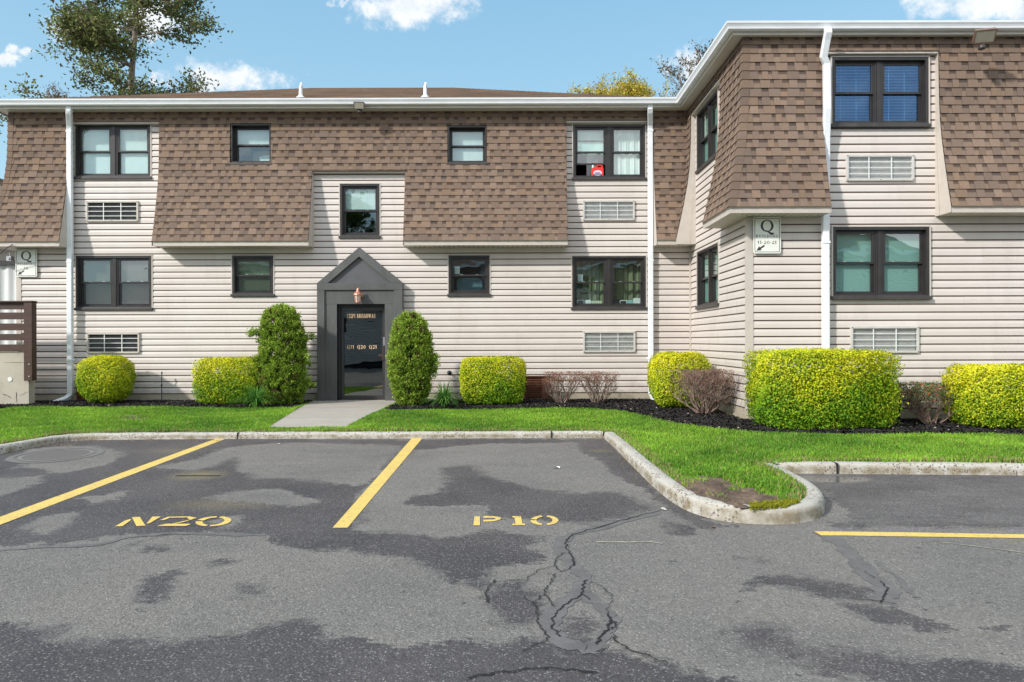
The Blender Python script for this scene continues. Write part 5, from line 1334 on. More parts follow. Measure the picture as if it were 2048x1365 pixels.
# litter
def scrap(px, py, s, c, label, seed):
    cx, cy = G(px, py); rr = random.Random(seed); mb = MB(); z = zlot(cy) + .006
    n = 7; top = [(cx + s * math.cos(2 * math.pi * k / n) * rr.uniform(.6, 1.2), cy + s * .7 * math.sin(2 * math.pi * k / n) * rr.uniform(.6, 1.2), z + rr.uniform(.0, .025)) for k in range(n)]
    for k in range(n): mb.poly([(cx, cy, z + .02), top[k], top[(k + 1) % n]])
    tag(mb.build('litter_scrap', simple('scrap', c, .6, .1)), label, 'litter', 'bits of litter on the asphalt')
scrap(1112, 938, .05, (.75, .75, .75), 'crumpled white scrap in the P10 stall', 1); scrap(1324, 1023, .03, (.7, .66, .6), 'white scrap beside the curved curb', 2); scrap(1425, 1063, .02, (.25, .04, .03), 'tiny red scrap below the island curb', 3); scrap(556, 888, .03, (.7, .7, .7), 'pale scrap near the curb by the path', 4)

# leaf litter and grit gathered along the curb
def litter(n, pl, c0, c1, name, label, sz):
    g = [G(*q) for q in pl]; x = rng.uniform(min(p[0] for p in g), max(p[0] for p in g), n); y = rng.uniform(min(p[1] for p in g), max(p[1] for p in g), n); ok = inside(x, y, g); x, y = x[ok], y[ok]; m = len(x)
    c = np.stack([x, y, np.array([zlot(q) for q in y]) + .006], -1); a = rng.uniform(0, 6.28, m); L = rng.uniform(.4, 1, (m, 1)) * sz
    u = np.stack([np.cos(a), np.sin(a), rng.uniform(-.2, .2, m)], -1) * L; w = np.stack([-np.sin(a), np.cos(a), rng.uniform(-.2, .2, m)], -1) * L * .5
    t = rng.uniform(0, 1, (m, 1)); tag(np_mesh(name, np.stack([c - u, c - w, c + u, c + w], 1).reshape(-1, 3), np.arange(4 * m).reshape(-1, 4), M['leaf'], np.array([c0]) * (1 - t) + np.array([c1]) * t), label, 'litter', kind='stuff')
litter(500, [(100, 880), (215, 873), (460, 873), (460, 880), (210, 882), (120, 890)], (.30, .16, .05), (.42, .34, .20), 'leaf_litter', 'orange brown leaf bits along the left curb', .022)
litter(500, [(1040, 876), (1210, 876), (1290, 965), (1270, 965), (1190, 888), (1040, 883)], (.30, .18, .06), (.42, .36, .24), 'leaf_litter', 'tan leaf bits along the curb beside the island', .018)
litter(260, [(0, 1000), (2048, 1000), (2048, 1365), (0, 1365)], (.10, .09, .08), (.62, .60, .55), 'grit', 'scattered pale and dark grit on the asphalt', .007)
# curbs
CURB = [(-420, 985), (-150, 935), (0, 903), (60, 891), (120, 880), (180, 876), (470, 875.5), (800, 876.5), (1205, 877), (1228, 898), (1262, 934), (1300, 972), (1335, 1003), (1375, 1027), (1440, 1046), (1520, 1053), (1590, 1052), (1635, 1043), (1651, 1027), (1645, 1007), (1618, 986), (1584, 966), (1550, 950), (1650, 951.5), (1850, 954), (2048, 957), (2400, 962)]
cp = [G(*q) for q in CURB]
def densify(path, step=.12):
    out = [path[0]]
    for a, b in zip(path, path[1:]):
        l = math.dist(a, b); n = max(1, int(l / step))
        for k in range(1, n + 1): out.append((a[0] + (b[0] - a[0]) * k / n, a[1] + (b[1] - a[1]) * k / n))
    return out
def smooth_path(path, keep):     # round the corners a little except near sharp ones
    for _ in range(2):
        out = [path[0]]
        for a, b in zip(path, path[1:]):
            out.append((a[0] * .8 + b[0] * .2, a[1] * .8 + b[1] * .2)); out.append((a[0] * .2 + b[0] * .8, a[1] * .2 + b[1] * .8))
        out.append(path[-1]); path = out
    return path
def curb_run(path, name='curb', w=.165):
    rr = random.Random(len(path)); dp = densify(path)
    prof = [(0, -.12), (0.006, -.03), (.008, .25), (.010, .55), (.020, .82), (.045, .97), (.09, 1.0), (.135, .99), (.158, .9), (w, .5), (w, -.3)]
    offs = {}
    for (p, _) in prof:
        if p not in offs: offs[p] = offset_path(dp, -p)
    mb = MB(); rows = []
    jit = [[(rr.uniform(-.006, .006), rr.uniform(-.006, .006)) for _ in prof] for _ in dp]
    for pi, (p, t) in enumerate(prof):
        row = []
        for i, q in enumerate(offs[p]):
            y = dp[i][1]; zt = zlawn(y) + .012; zl = zlot(y); j = jit[i][pi]; e = 1 if 1 < pi < 8 else 0
            row.append((q[0] + j[0] * e, q[1] + j[1] * e * .8, zl + (zt - zl) * t + (j[1] * .6 * e)))
        rows.append(row)
    i0 = 0; V = [v for r in rows for v in r]; n = len(dp)
    F = [(a * n + i, a * n + i + 1, (a + 1) * n + i + 1, (a + 1) * n + i) for a in range(len(rows) - 1) for i in range(n - 1)]
    mb.idx(V, F); return tag(mb.build(name, M['curb'], smooth=True), kind='structure')
A = smooth_path(cp[:9], None); B_ = smooth_path(cp[8:23], None); C = cp[22:]
curb_run(A); curb_run(B_); curb_run(C)
# joints across the curb
mb = MB()
for (px, py) in ((474, 875.5), (1102, 877), (1674, 952)):
    x, y = G(px, py); mb.box(x - .008, x + .008, y - .0025, y + .13, zlot(y), zlawn(y) + .0145)
tag(mb.build('curb_joint', M['crack']), kind='structure')

# lawn, beds, path
inner = offset_path(A, -.15)[:-1] + offset_path(B_, -.15)[1:-1] + offset_path(C, -.15)[1:]
WALK = [GL(625, 803), GL(530, 864), GL(690, 864), GL(792, 803)]
WALK = [(-4.16, 14.72), (-4.12, 14.3), (-4.02, 13.2), (-3.88, 12.2), (G(534, 866)[0], G(534, 868)[1] + .13), (G(690, 866)[0], G(690, 868)[1] + .13), (-2.44, 12.2), (-2.40, 13.2), (-2.30, 14.72)]
lawn_poly = inner + [(9.8, 11.3), (3.7, 11.3), (3.7, 14.7), (-12.5, 14.7), (-12.5, inner[0][1])]
def poly_mesh(name, poly, zf, mat, kind='structure'):
    me = bpy.data.meshes.new(name); import bmesh
    bm = bmesh.new(); vs = [bm.verts.new((x, y, zf(y))) for x, y in poly]
    es = [bm.edges.new((vs[i], vs[(i + 1) % len(vs)])) for i in range(len(vs))]
    bmesh.ops.triangle_fill(bm, use_beauty=True, edges=es); bm.to_mesh(me); bm.free(); me.materials.append(mat)
    o = bpy.data.objects.new(name, me); col.objects.link(o); tag(o, kind=kind); return o
poly_mesh('lawn', lawn_poly, lambda y: zlawn(y) - .004, M['soil'])
mb = MB(); n = len(WALK); zf = lambda y: zlawn(y) + .018
mb.idx([(x, y, zf(y)) for x, y in WALK] + [(x, y, zf(y) - .1) for x, y in WALK], [tuple(range(n))] + [(i, (i + 1) % n, n + (i + 1) % n, n + i) for i in range(n)])
tag(mb.build('path', M['walk']), kind='structure')
mb = MB()
for yj in (11.7, 13.3): mb.box(-4.0, -2.45, yj - .005, yj + .005, zf(yj), zf(yj) + .002)
tag(mb.build('path_joint', simple('joint_dark', (.18, .16, .13), .9, .2)), kind='structure')
# mulch beds
BEDL = [(-12.4, 14.72), (-12.4, 13.45), (-10, 13.42), (-8, 13.40), (-6, 13.32), (-5.0, 13.2), (-4.3, 13.15), (-4.1, 13.05), (-4.15, 14.72)]
BEDR = [(-2.30, 14.72), (-2.40, 12.95), (-2.2, 12.75), (-1.5, 12.72), (.4, 12.9), (1.4, 12.9), (1.9, 12.55), GL(1300, 838), GL(1350, 853), GL(1420, 863), GL(1500, 871), GL(1620, 875), GL(1750, 876), GL(1900, 876), GL(2048, 878), (9.9, 9.5), (9.9, 11.3), (3.7, 11.3), (3.7, 14.7)]
def fnoise(x, y, s=1.0):
    return (np.sin(x * 7.1 * s + 1.3 * np.sin(y * 5.3 * s)) + np.sin(y * 9.7 * s + 2.1 * np.sin(x * 4.4 * s + 1)) + .6 * np.sin(x * 23 * s + y * 17 * s) + .5 * np.sin(x * 41 * s - y * 37 * s)) / 3.1
for bed in (BEDL, BEDR):
    bx0, bx1 = min(p[0] for p in bed), max(p[0] for p in bed); by0, by1 = min(p[1] for p in bed), max(p[1] for p in bed)
    X, Y = np.meshgrid(np.arange(bx0, bx1, .06), np.arange(by0, by1, .06)); s = seg_dist(X, Y, bed)
    Z = -.012 * (13 - Y) + np.clip(s * .12, -.04, .02) + .012 * fnoise(X, Y, 1.3) * np.clip(s * 6, 0, 1)
    i = np.arange(X.size).reshape(X.shape); F = np.stack([i[:-1, :-1], i[:-1, 1:], i[1:, 1:], i[1:, :-1]], -1).reshape(-1, 4)
    F = F[(s.ravel()[F] > -.03).all(1)]
    tag(np_mesh('mulch_bed', np.stack([X, Y, Z], -1).reshape(-1, 3), F, M['mulch'], smooth=True), kind='structure')
    n = int(3200 * len(F) * .0036 / 1); x = rng.uniform(bx0, bx1, n * 3); y = rng.uniform(by0, by1, n * 3); s = seg_dist(x, y, bed); ok = s > -.02; x, y, s = x[ok][:n], y[ok][:n], s[ok][:n]
    z = -.012 * (13 - y) + np.clip(s * .12, -.04, .02) + .012 * fnoise(x, y, 1.3) + .004
    n = len(x); a = rng.uniform(0, np.pi, n); L = rng.uniform(.012, .038, n); W = L * rng.uniform(.15, .45, n); tl = rng.uniform(-.6, .6, n)
    ux, uy, uz = np.cos(a) * L, np.sin(a) * L, np.sin(tl) * L; wx, wy = -np.sin(a) * W, np.cos(a) * W; wz = rng.uniform(-.6, .6, n) * W
    c = np.stack([x, y, z], -1); u = np.stack([ux, uy, uz], -1); w_ = np.stack([wx, wy, wz], -1)
    V = np.stack([c - u - w_, c + u - w_, c + u + w_, c - u + w_], 1).reshape(-1, 3) + np.array([0, 0, .008]); F = np.arange(4 * n).reshape(-1, 4)
    base = rng.uniform(.010, .032, (n, 1)) * np.array([[1.1, .95, .9]]); lite = rng.uniform(0, 1, n) > .988; base[lite] = rng.uniform(.25, .5, (lite.sum(), 1)) * np.array([[1, .85, .65]])
    tag(np_mesh('mulch_chips', V, F, M['chip'], base), 'black shredded mulch chips in the planting bed', 'mulch', kind='stuff')
# bare dirt on the island and in the left lawn
def dirt(poly, zoff=.002, hh=.03):
    X, Y = np.meshgrid(np.arange(min(p[0] for p in poly), max(p[0] for p in poly), .03), np.arange(min(p[1] for p in poly), max(p[1] for p in poly), .03)); s = seg_dist(X, Y, poly)
    Z = -.012 * (13 - Y) + zoff + np.clip(s, -.03, .12) * .15 + hh * .4 * fnoise(X, Y, 2.2) * np.clip(s * 8, 0, 1)
    i = np.arange(X.size).reshape(X.shape); F = np.stack([i[:-1, :-1], i[:-1, 1:], i[1:, 1:], i[1:, :-1]], -1).reshape(-1, 4); F = F[(s.ravel()[F] > 0).all(1)]
    tag(np_mesh('bare_dirt', np.stack([X, Y, Z], -1).reshape(-1, 3), F, M['dirt'], smooth=True), kind='structure')
ISL = [GL(*q) for q in [(1345, 965), (1375, 962), (1395, 955), (1440, 958), (1475, 975), (1520, 985), (1560, 1000), (1590, 1008), (1560, 1017), (1500, 1022), (1470, 1020), (1420, 1005), (1370, 990)]]
LPATCH = [GL(*q) for q in [(215, 832), (250, 827), (300, 826), (318, 832), (290, 839), (240, 839)]]
dirt(ISL, .004, .075); dirt(LPATCH, .0, .02)
# strips of soil along the path
dirt([(-4.2, 13.4), (-3.95, 12.0), (-3.62, 10.1), (-3.75, 10.1), (-4.1, 12.0), (-4.36, 13.4)], .003, .01); dirt([(-2.36, 13.1), (-2.40, 12.0), (-2.44, 10.2), (-2.28, 10.3), (-2.28, 12.0), (-2.26, 13.1)], .003, .01)

# grass
def blades(n, poly, excl, lo=.030, hi=.062):
    bx0, bx1 = max(min(p[0] for p in poly), -9.5), min(max(p[0] for p in poly), 9.0); by0, by1 = min(p[1] for p in poly), max(p[1] for p in poly)
    x = rng.uniform(bx0, bx1, n); y = rng.uniform(by0, by1, n)
    ok = (seg_dist(x, y, poly) > .005) & (np.abs(x) < y * .78 + .4)
    for e, m in excl:
        s = seg_dist(x, y, e); pr = np.where(s > 0, np.clip(m - s * (2.2 if m > .35 else 6) + (.45 * fnoise(x, y, 1.1) if m > .35 else 0), 0, 1) if m > 0 else 0, 1); ok &= rng.uniform(0, 1, n) < pr
    x, y = x[ok], y[ok]; n = len(x)
    h = rng.uniform(lo, hi, n) * (1 + .35 * fnoise(x, y, .35)); w = rng.uniform(.0035, .007, n) * (1 + .04 * y); a = rng.uniform(0, np.pi, n); ld = rng.uniform(0, 2 * np.pi, n); lean = rng.uniform(.1, .75, n) * h
    z = -.012 * (13 - y) - .004
    dx, dy = np.cos(a) * w, np.sin(a) * w; lx, ly = np.cos(ld) * lean, np.sin(ld) * lean
    p0 = np.stack([x - dx, y - dy, z], -1); p1 = np.stack([x + dx, y + dy, z], -1)
    p2 = np.stack([x + dx * .7 + lx * .35, y + dy * .7 + ly * .35, z + h * .6], -1); p3 = np.stack([x - dx * .7 + lx * .35, y - dy * .7 + ly * .35, z + h * .6], -1)
    p4 = np.stack([x + lx, y + ly, z + h * .95], -1)
    V = np.stack([p0, p1, p2, p3, p4], 1).reshape(-1, 3); b = np.arange(n)[:, None] * 5
    F = np.concatenate([b + [[0, 1, 2]], b + [[0, 2, 3]], b + [[3, 2, 4]]], 1).reshape(-1, 3)
    k = np.clip(.5 + .5 * fnoise(x, y, .22) + rng.normal(0, .18, n), 0, 1)[:, None]
    k2 = np.clip(.5 + .6 * fnoise(x + 3, y * 1.7 + 5, .6), 0, 1)[:, None]
    c = np.array([[.100, .25, .028]]) * (1 - k) + np.array([[.32, .54, .055]]) * k
    c = c * (.8 + .35 * k2) * rng.uniform(.8, 1.2, (n, 1))
    dry = rng.uniform(0, 1, n) < .035; c[dry] = np.array([.42, .34, .15])
    ed = seg_dist(x, y, poly); dry = (ed < .14) & (rng.uniform(0, 1, n) < .35); c[dry] = np.array([.38, .32, .15])
    pt = fnoise(x * .7 + 9, y * 1.3, .5) + .4 * fnoise(x, y, 2.0) > .95; dry = pt & (rng.uniform(0, 1, n) < .4); c[dry] = np.array([.36, .33, .14])
    return np_mesh('lawn_grass', V, F, M['grass'], np.repeat(c, 3, axis=0))
tag(blades(760000, lawn_poly, [(WALK, 0), (BEDL, .3), (BEDR, .3), (ISL, .42), (LPATCH, .7)]), 'bright green mown grass between the curb and the building', 'grass', kind='stuff')
# moss at the island tip
mb = MB(); pl = [GL(*q) for q in [(1497, 1014), (1530, 1011), (1590, 1008), (1600, 1012), (1570, 1020), (1500, 1023)]]
x = rng.uniform(min(p[0] for p in pl), max(p[0] for p in pl), 6000); y = rng.uniform(min(p[1] for p in pl), max(p[1] for p in pl), 6000); ok = inside(x, y, pl); x, y = x[ok], y[ok]; n = len(x)
c = np.stack([x, y, -.012 * (13 - y) + rng.uniform(.0, .03, n)], -1); u = rng.normal(0, .008, (n, 3)); w_ = rng.normal(0, .008, (n, 3))
tag(np_mesh('moss_patch', np.stack([c, c + u, c + w_], 1).reshape(-1, 3), np.arange(3 * n).reshape(-1, 3), M['leaf'], np.array([[.30, .30, .02]]) * rng.uniform(.6, 1.3, (n, 1))), 'yellow green moss inside the tip of the curb island', 'moss', kind='stuff')

# ------------------------------------------------------------------ PLANTS
def leaf_cloud(name, pos, nrm, L, W, cols, mat, parent, spread=.8):
    n = len(pos); nrm = nrm + rng.normal(0, spread, (n, 3)); nrm /= np.linalg.norm(nrm, axis=1)[:, None] + 1e-9
    r = rng.normal(0, 1, (n, 3)); u = np.cross(nrm, r); u /= np.linalg.norm(u, axis=1)[:, None] + 1e-9; w = np.cross(nrm, u)
    L = (L * rng.uniform(.7, 1.3, n))[:, None]; W = (W * rng.uniform(.8, 1.2, n))[:, None]
    bend = nrm * L * .18
    V = np.stack([pos - u * L * .5 - bend, pos + w * W * .5, pos + u * L * .5 - bend, pos - w * W * .5], 1).reshape(-1, 3)
    return np_mesh(name, V, np.arange(4 * n).reshape(-1, 4), mat, cols, parent)
def twigs(mb, base, n, height, spread, rr, r0=.01, depth=3, c=(1, 1, 1), flat=None, up=.9, tips=None, seglen=None, kids=(2, 3)):
    def grow(p, d, l, r, k):
        pts = [p]; rad = [r]
        for s in range(3):
            d = (d + Vector((rr.uniform(-.22, .22), rr.uniform(-.22, .22), rr.uniform(-.02, .22) * up))).normalized(); p = p + d * l / 3; pts.append(p); rad.append(r * (1 - .22 * (s + 1)))
        mb.tube(pts, rad, 4 if k < 2 else 5, False, c)
        if k <= 1:
            if tips is not None: tips.append((p, d)); tips.append((pts[2], d))
            return
        for _ in range(rr.randint(*kids)):
            dd_ = (d + Vector((rr.uniform(-.8, .8), rr.uniform(-.8, .8), rr.uniform(-.25, .5)))).normalized(); grow(pts[rr.choice((2, 3))], dd_, l * rr.uniform(.6, .85), r * .6, k - 1)
    for _ in range(n):
        a = rr.uniform(0, 2 * math.pi); s = spread * math.sqrt(rr.uniform(.02, 1)); d = Vector((math.cos(a) * s, math.sin(a) * s, 1)).normalized()
        grow(Vector(base) + Vector((math.cos(a) * .11 * rr.random(), math.sin(a) * .11 * rr.random(), 0)), d, height * rr.uniform(.8, 1.05) / (1.0 + .55 * depth) * 1.75, r0, depth)
def shrub(cx, cy, rx, ry, h, n, label, seed, pw=4.0, yellow=.5, group='yellow green clipped shrubs along the wall', z0=None, name='clipped_shrub', taper=.0):
    z0 = zlawn(cy) if z0 is None else z0
    root = empty(name, (cx, cy, z0)); tag(root, label, 'shrub', group); n = int(n * 1.65)
    r = np.random.default_rng(seed)
    d = r.normal(0, 1, (n, 3)); d /= np.linalg.norm(d, axis=1)[:, None]
    k = (np.abs(d[:, 0]) ** pw + np.abs(d[:, 1]) ** pw + np.abs(d[:, 2]) ** pw) ** (-1 / pw)
    sh = d * k[:, None]                                           # on a rounded box of half size 1
    t = 1 - np.abs(r.normal(0, .085, n)); inner_ = r.uniform(0, 1, n) < .34; t[inner_] = r.uniform(.62, .95, inner_.sum())
    lump = 1 + .050 * fnoise(sh[:, 0] * 1.2 + seed, sh[:, 2] * 1.1 + sh[:, 1] * .9, .55) + .035 * fnoise(sh[:, 2] * 2 + seed, sh[:, 0] * 2 - sh[:, 1], .9)
    stick = r.uniform(0, 1, n) < .03; t[stick] *= r.uniform(1.02, 1.09, stick.sum())
    q = sh * (t * lump)[:, None]
    hz = h / 2 * .97; taperf = 1 - taper * np.clip(-q[:, 2], 0, 1)
    pos = np.stack([cx + q[:, 0] * rx * taperf, cy + q[:, 1] * ry * taperf, z0 + .05 + hz + q[:, 2] * hz], -1)
    ok = pos[:, 2] > z0 + .02; pos, sh, q = pos[ok], sh[ok], q[ok]; n = len(pos)
    # new growth on top and in clumps is yellow, older leaves green: the plant's own colours
    f = np.clip(yellow + .40 * q[:, 2] + .35 * fnoise(pos[:, 0] * 1.0 + seed, pos[:, 2] * 1.3 + pos[:, 1], .6) + r.normal(0, .22, n), 0, 1)[:, None]
    c = np.array([[.17, .38, .022]]) * (1 - f) + np.array([[.80, .76, .030]]) * f
    c *= r.uniform(.75, 1.2, (n, 1))
    f2 = (r.uniform(0, 1, n) < .04); c[f2] = np.array([.06, .15, .02])
    leaf_cloud('foliage', pos, sh * .9 + np.array([0, -.1, .45]), .036, .021, c, M['leaf'], root, .55)
    mb = MB(); rr = random.Random(seed); twigs(mb, (cx, cy, z0), 9, h * .52, rx / h * 1.1, rr, .014, 3, (.30, .26, .22)); mb.build('stem', M['twig'], root)
    return root
def Xc(px, d): return (px - 1024) * d / FPX
shrub(Xc(213, 14.1), 14.1, .485, .45, .97, 13000, 'small round yellow green shrub beside the left downspout', 11, 3.2, .48, taper=.12)
shrub(Xc(462, 14.0), 13.98, .65, .45, .92, 16000, 'boxy yellow green shrub left of the large evergreen', 12, 6.5, .42, taper=.04)
shrub(Xc(986, 13.8), 13.82, .63, .46, .92, 16000, 'square clipped yellow green shrub left of the brown basement vent', 13, 8.0, .42, taper=.04)
shrub(Xc(1358, 13.0), 13.05, .53, .50, 1.03, 15000, 'yellow green shrub in the inner corner at the downspout', 14, 4.5, .58, taper=.1)
shrub(Xc(1640, 10.4), 10.42, 1.0, .55, 1.16, 34000, 'wide yellow green hedge block in front of the wing corner', 15, 9.0, .38, z0=zlawn(10.4) - .02, taper=.05)
shrub(Xc(2010, 10.35), 10.35, .73, .52, .93, 24000, 'yellow green hedge cut by the right edge of the photo', 16, 6.0, .55, z0=zlawn(10.4) - .02, taper=.06)

def evergreen(cx, cy, prof, n, label, seed, tufts=(), holes=()):
    """prof: list of (z, r)"""
    z0 = zlawn(cy); root = empty('evergreen_shrub', (cx, cy, z0)); tag(root, label, 'shrub', 'tall clipped evergreens beside the entrance')
    r = np.random.default_rng(seed); zs = np.array([p[0] for p in prof]); rs = np.array([p[1] for p in prof])
    nc = 1250; ncl = n // nc
    cz = r.uniform(0, 1, nc * 3); zc = zs[-1] * cz; rc = np.interp(zc, zs, rs); keep = r.uniform(0, rs.max(), nc * 3) < rc; zc, rc = zc[keep][:nc], rc[keep][:nc]
    th = r.uniform(0, 2 * np.pi, len(zc)); rad = rc * np.clip(1 - np.abs(r.normal(0, .13, len(zc))), .4, 1.0) * (1 + .06 * np.sin(th * 3 + zc * 6))
    C = np.stack([rad * np.cos(th), rad * np.sin(th), zc], -1)
    for (tx, ty, tz, tr, m) in tufts:
        tx *= .86; tr *= 1.15; m = int(m * 1.0)
        C = np.concatenate([C, np.array([[tx, ty, tz]]) + r.normal(0, tr, (m, 3))])
    for (hx, hy, hz_, hr) in holes:
        C = C[np.linalg.norm((C - np.array([hx, hy, hz_])) / np.array([1, 1.6, 1]), axis=1) > hr]
    m = len(C); idx = np.repeat(np.arange(m), ncl)
    out = C / (np.linalg.norm(C[:, :2], axis=1)[:, None] + .15) * np.array([1, 1, 0]) + np.array([0, 0, .7])
    off = r.normal(0, .027, (len(idx), 3)); pos = C[idx] + off + out[idx] * r.uniform(-.02, .05, (len(idx), 1))
    pos += np.array([cx, cy, z0 + .03]); ok = pos[:, 2] > z0 + .03; pos = pos[ok]; idx = idx[ok]; o_ = out[idx]
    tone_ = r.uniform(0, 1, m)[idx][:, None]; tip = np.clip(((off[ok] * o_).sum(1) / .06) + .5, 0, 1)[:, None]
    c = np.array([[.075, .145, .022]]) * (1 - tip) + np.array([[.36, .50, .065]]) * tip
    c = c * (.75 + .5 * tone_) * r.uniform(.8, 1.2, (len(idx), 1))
    br = (r.uniform(0, 1, m) < .05)[idx]; c[br] = np.array([.17, .10, .06]) * r.uniform(.7, 1.3, (br.sum(), 1))
    n_ = len(pos); u = o_ + r.normal(0, .45, (n_, 3)); u /= np.linalg.norm(u, axis=1)[:, None]
    w = np.cross(u, r.normal(0, 1, (n_, 3))); w /= np.linalg.norm(w, axis=1)[:, None]
    L = r.uniform(.022, .048, (n_, 1)); W = L * .28
    V = np.stack([pos - u * L * .4, pos + w * W, pos + u * L * .6, pos - w * W], 1).reshape(-1, 3)
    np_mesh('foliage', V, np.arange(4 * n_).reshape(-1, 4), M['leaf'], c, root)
    mb = MB(); rr = random.Random(seed); H = zs[-1]
    mb.tube([(cx, cy, z0), (cx + .02, cy, z0 + H * .4), (cx, cy, z0 + H * .85)], [.05, .035, .012], 7, c=(.8, .7, .6))
    for k in range(60):
        z = rr.uniform(.08, H * .85); a = rr.uniform(0, 2 * math.pi); q = np.interp(z, zs, rs) * rr.uniform(.7, .95)
        mb.tube([(cx, cy, z0 + z * .85), (cx + q * .5 * math.cos(a), cy + q * .5 * math.sin(a), z0 + z * .95), (cx + q * math.cos(a), cy + q * math.sin(a), z0 + z + .1)], [.012, .008, .003], 4, False, (.75, .65, .55))
    mb.build('stem', M['twig'], root)
evergreen(Xc(564, 13.95), 13.95, [(0, .32), (.25, .40), (.6, .44), (1.0, .41), (1.35, .37), (1.6, .345), (1.78, .28), (1.88, .18), (1.94, .0)], 80000, 'tall shaggy evergreen left of the entrance with tufts sticking out', 21,
          tufts=[(.60, -.1, .40, .05, 12), (.55, -.1, .85, .06, 14), (.52, 0, 1.25, .06, 14), (-.54, -.1, 1.33, .06, 12), (.50, -.1, .30, .06, 12), (.46, -.1, 1.40, .04, 8), (-.5, -.1, .8, .06, 14)], holes=[(-.02, -.55, 1.32, .10), (.08, -.6, 1.08, .07)])
evergreen(Xc(821, 13.6), 13.6, [(0, .21), (.2, .30), (.5, .355), (.8, .39), (1.1, .375), (1.4, .32), (1.6, .24), (1.72, .13), (1.78, 0)], 80000, 'smooth egg shaped evergreen right of the entrance with a brown gap', 22,
          tufts=[(.50, -.05, .90, .05, 12), (.47, -.05, .68, .05, 12)], holes=[(.16, -.50, 1.02, .12), (.24, -.48, .88, .10)])

def bare_shrub(cx, cy, w, h, n, label, seed, cols=(1, 1, 1), top=(.34, .12, .07), leafy=0, r0=.0115, name='bare_shrub', leafc=None, kids=(2, 3), dense=0):
    z0 = zlawn(cy) + .02; root = empty(name, (cx, cy, z0)); tag(root, label, 'shrub', 'mostly leafless clipped shrubs')
    mb = MB(); rr = random.Random(seed); tips = []
    twigs(mb, (cx, cy, z0), n, h, w / h * .95, rr, r0, 4, cols, tips=tips, kids=kids, up=.5)
    # clipped top and sides
    lim = z0 + h
    mb.v = [(min(max(v[0], cx - w / 2), cx + w / 2), min(max(v[1], cy - w * .45), cy + w * .45), min(v[2], lim - .02 * abs(math.sin(v[0] * 40)))) for v in mb.v]
    mb.build('branches', M['twig'], root)
    r = np.random.default_rng(seed); T_ = np.array([list(p) for p, _ in tips]); T_ = T_[(np.abs(T_[:, 0] - cx) < w * .52) & (T_[:, 2] < lim + .02)]
    T_ = np.repeat(T_, 3 + dense, axis=0) + r.normal(0, .022, (len(T_) * (3 + dense), 3))
    sel = T_[:, 2] > z0 + h * .68; T1 = T_[sel]; T1[:, 2] = np.minimum(T1[:, 2], lim)
    c = np.array([top]) * r.uniform(.5, 1.5, (len(T1), 1)); gr = r.uniform(0, 1, len(T1)) < .25; c[gr] = np.array([.16, .16, .07])
    leaf_cloud('buds', T1, np.tile([0, -.3, .6], (len(T1), 1)), .026, .010, c, M['leaf'], root, .9)
    if leafy:
        T2 = T_[r.integers(0, len(T_), leafy)] + r.normal(0, .05, (leafy, 3)); T2[:, 2] = np.clip(T2[:, 2], z0 + .03, lim)
        c = np.array([leafc or (.10, .17, .05)]) * r.uniform(.5, 1.5, (leafy, 1)); o_ = r.uniform(0, 1, leafy); c[o_ > .78] = np.array([.50, .14, .05]); c[o_ < .12] = np.array([.30, .33, .22])
        leaf_cloud('leaves', T2, np.tile([0, -.4, .6], (leafy, 1)), .045, .018, c, M['leaf'], root, .8)
bare_shrub(Xc(1124, 13.9), 13.92, .72, .62, 25, 'bare reddish tipped shrub in front of the brown basement vent', 31)
bare_shrub(Xc(1196, 13.9), 13.95, .78, .62, 25, 'bare shrub with reaching right branch between basement vent and downspout', 32)
bare_shrub(Xc(1405, 12.1), 12.0, 1.0, .76, 46, 'dense grey leafless shrub in front of the yellow shrub in the corner', 33, (1.15, 1.1, 1.1), (.30, .17, .14), leafy=40, kids=(2, 4), dense=1)
bare_shrub(Xc(1862, 10.6), 10.6, .92, .62, 22, 'sparse shrub with orange and green leaves between the two right hedges', 34, (.85, .8, .75), (.14, .17, .07), leafy=1300, name='sparse_shrub')

def lily(px, cy, label, seed):
    cx = Xc(px, cy); z0 = zlawn(cy) + .02; root_c = rng.uniform(0, 1); r = random.Random(seed); mb = MB()
    for k in range(330):
        a = r.uniform(0, 2 * math.pi); L = r.uniform(.34, .60); out = r.uniform(.25, 1.15) * L * .85; w = r.uniform(.006, .011); px_, py_ = cx + math.cos(a) * .05 * r.random(), cy + math.sin(a) * .05 * r.random()
        c0 = r.choice([(.08, .22, .035), (.12, .30, .05), (.17, .36, .07), (.07, .17, .04)]); n = 6; prev = None
        for i in range(n + 1):
            t = i / n; rr_ = out * t ** 1.3; z = z0 + L * (1.25 * t - 1.15 * t * t * (out / L + .05)); z = max(z, z0 + .01); ww = w * (1 - t) ** .6 + .0005
            c = (px_ + math.cos(a) * rr_, py_ + math.sin(a) * rr_); s = (-math.sin(a) * ww, math.cos(a) * ww); cur = [(c[0] - s[0], c[1] - s[1], z), (c[0] + s[0], c[1] + s[1], z)]
            if prev: mb.poly([prev[0], prev[1], cur[1], cur[0]], c0)
            prev = cur
    tag(mb.build('daylily_clump', M['leaf']), label, 'plant', 'grassy daylily clumps by the entrance')
lily(512, 13.2, 'grassy green clump left of the entrance in front of the shaggy evergreen', 41); lily(889, 13.1, 'grassy green clump right of the egg shaped evergreen', 42)

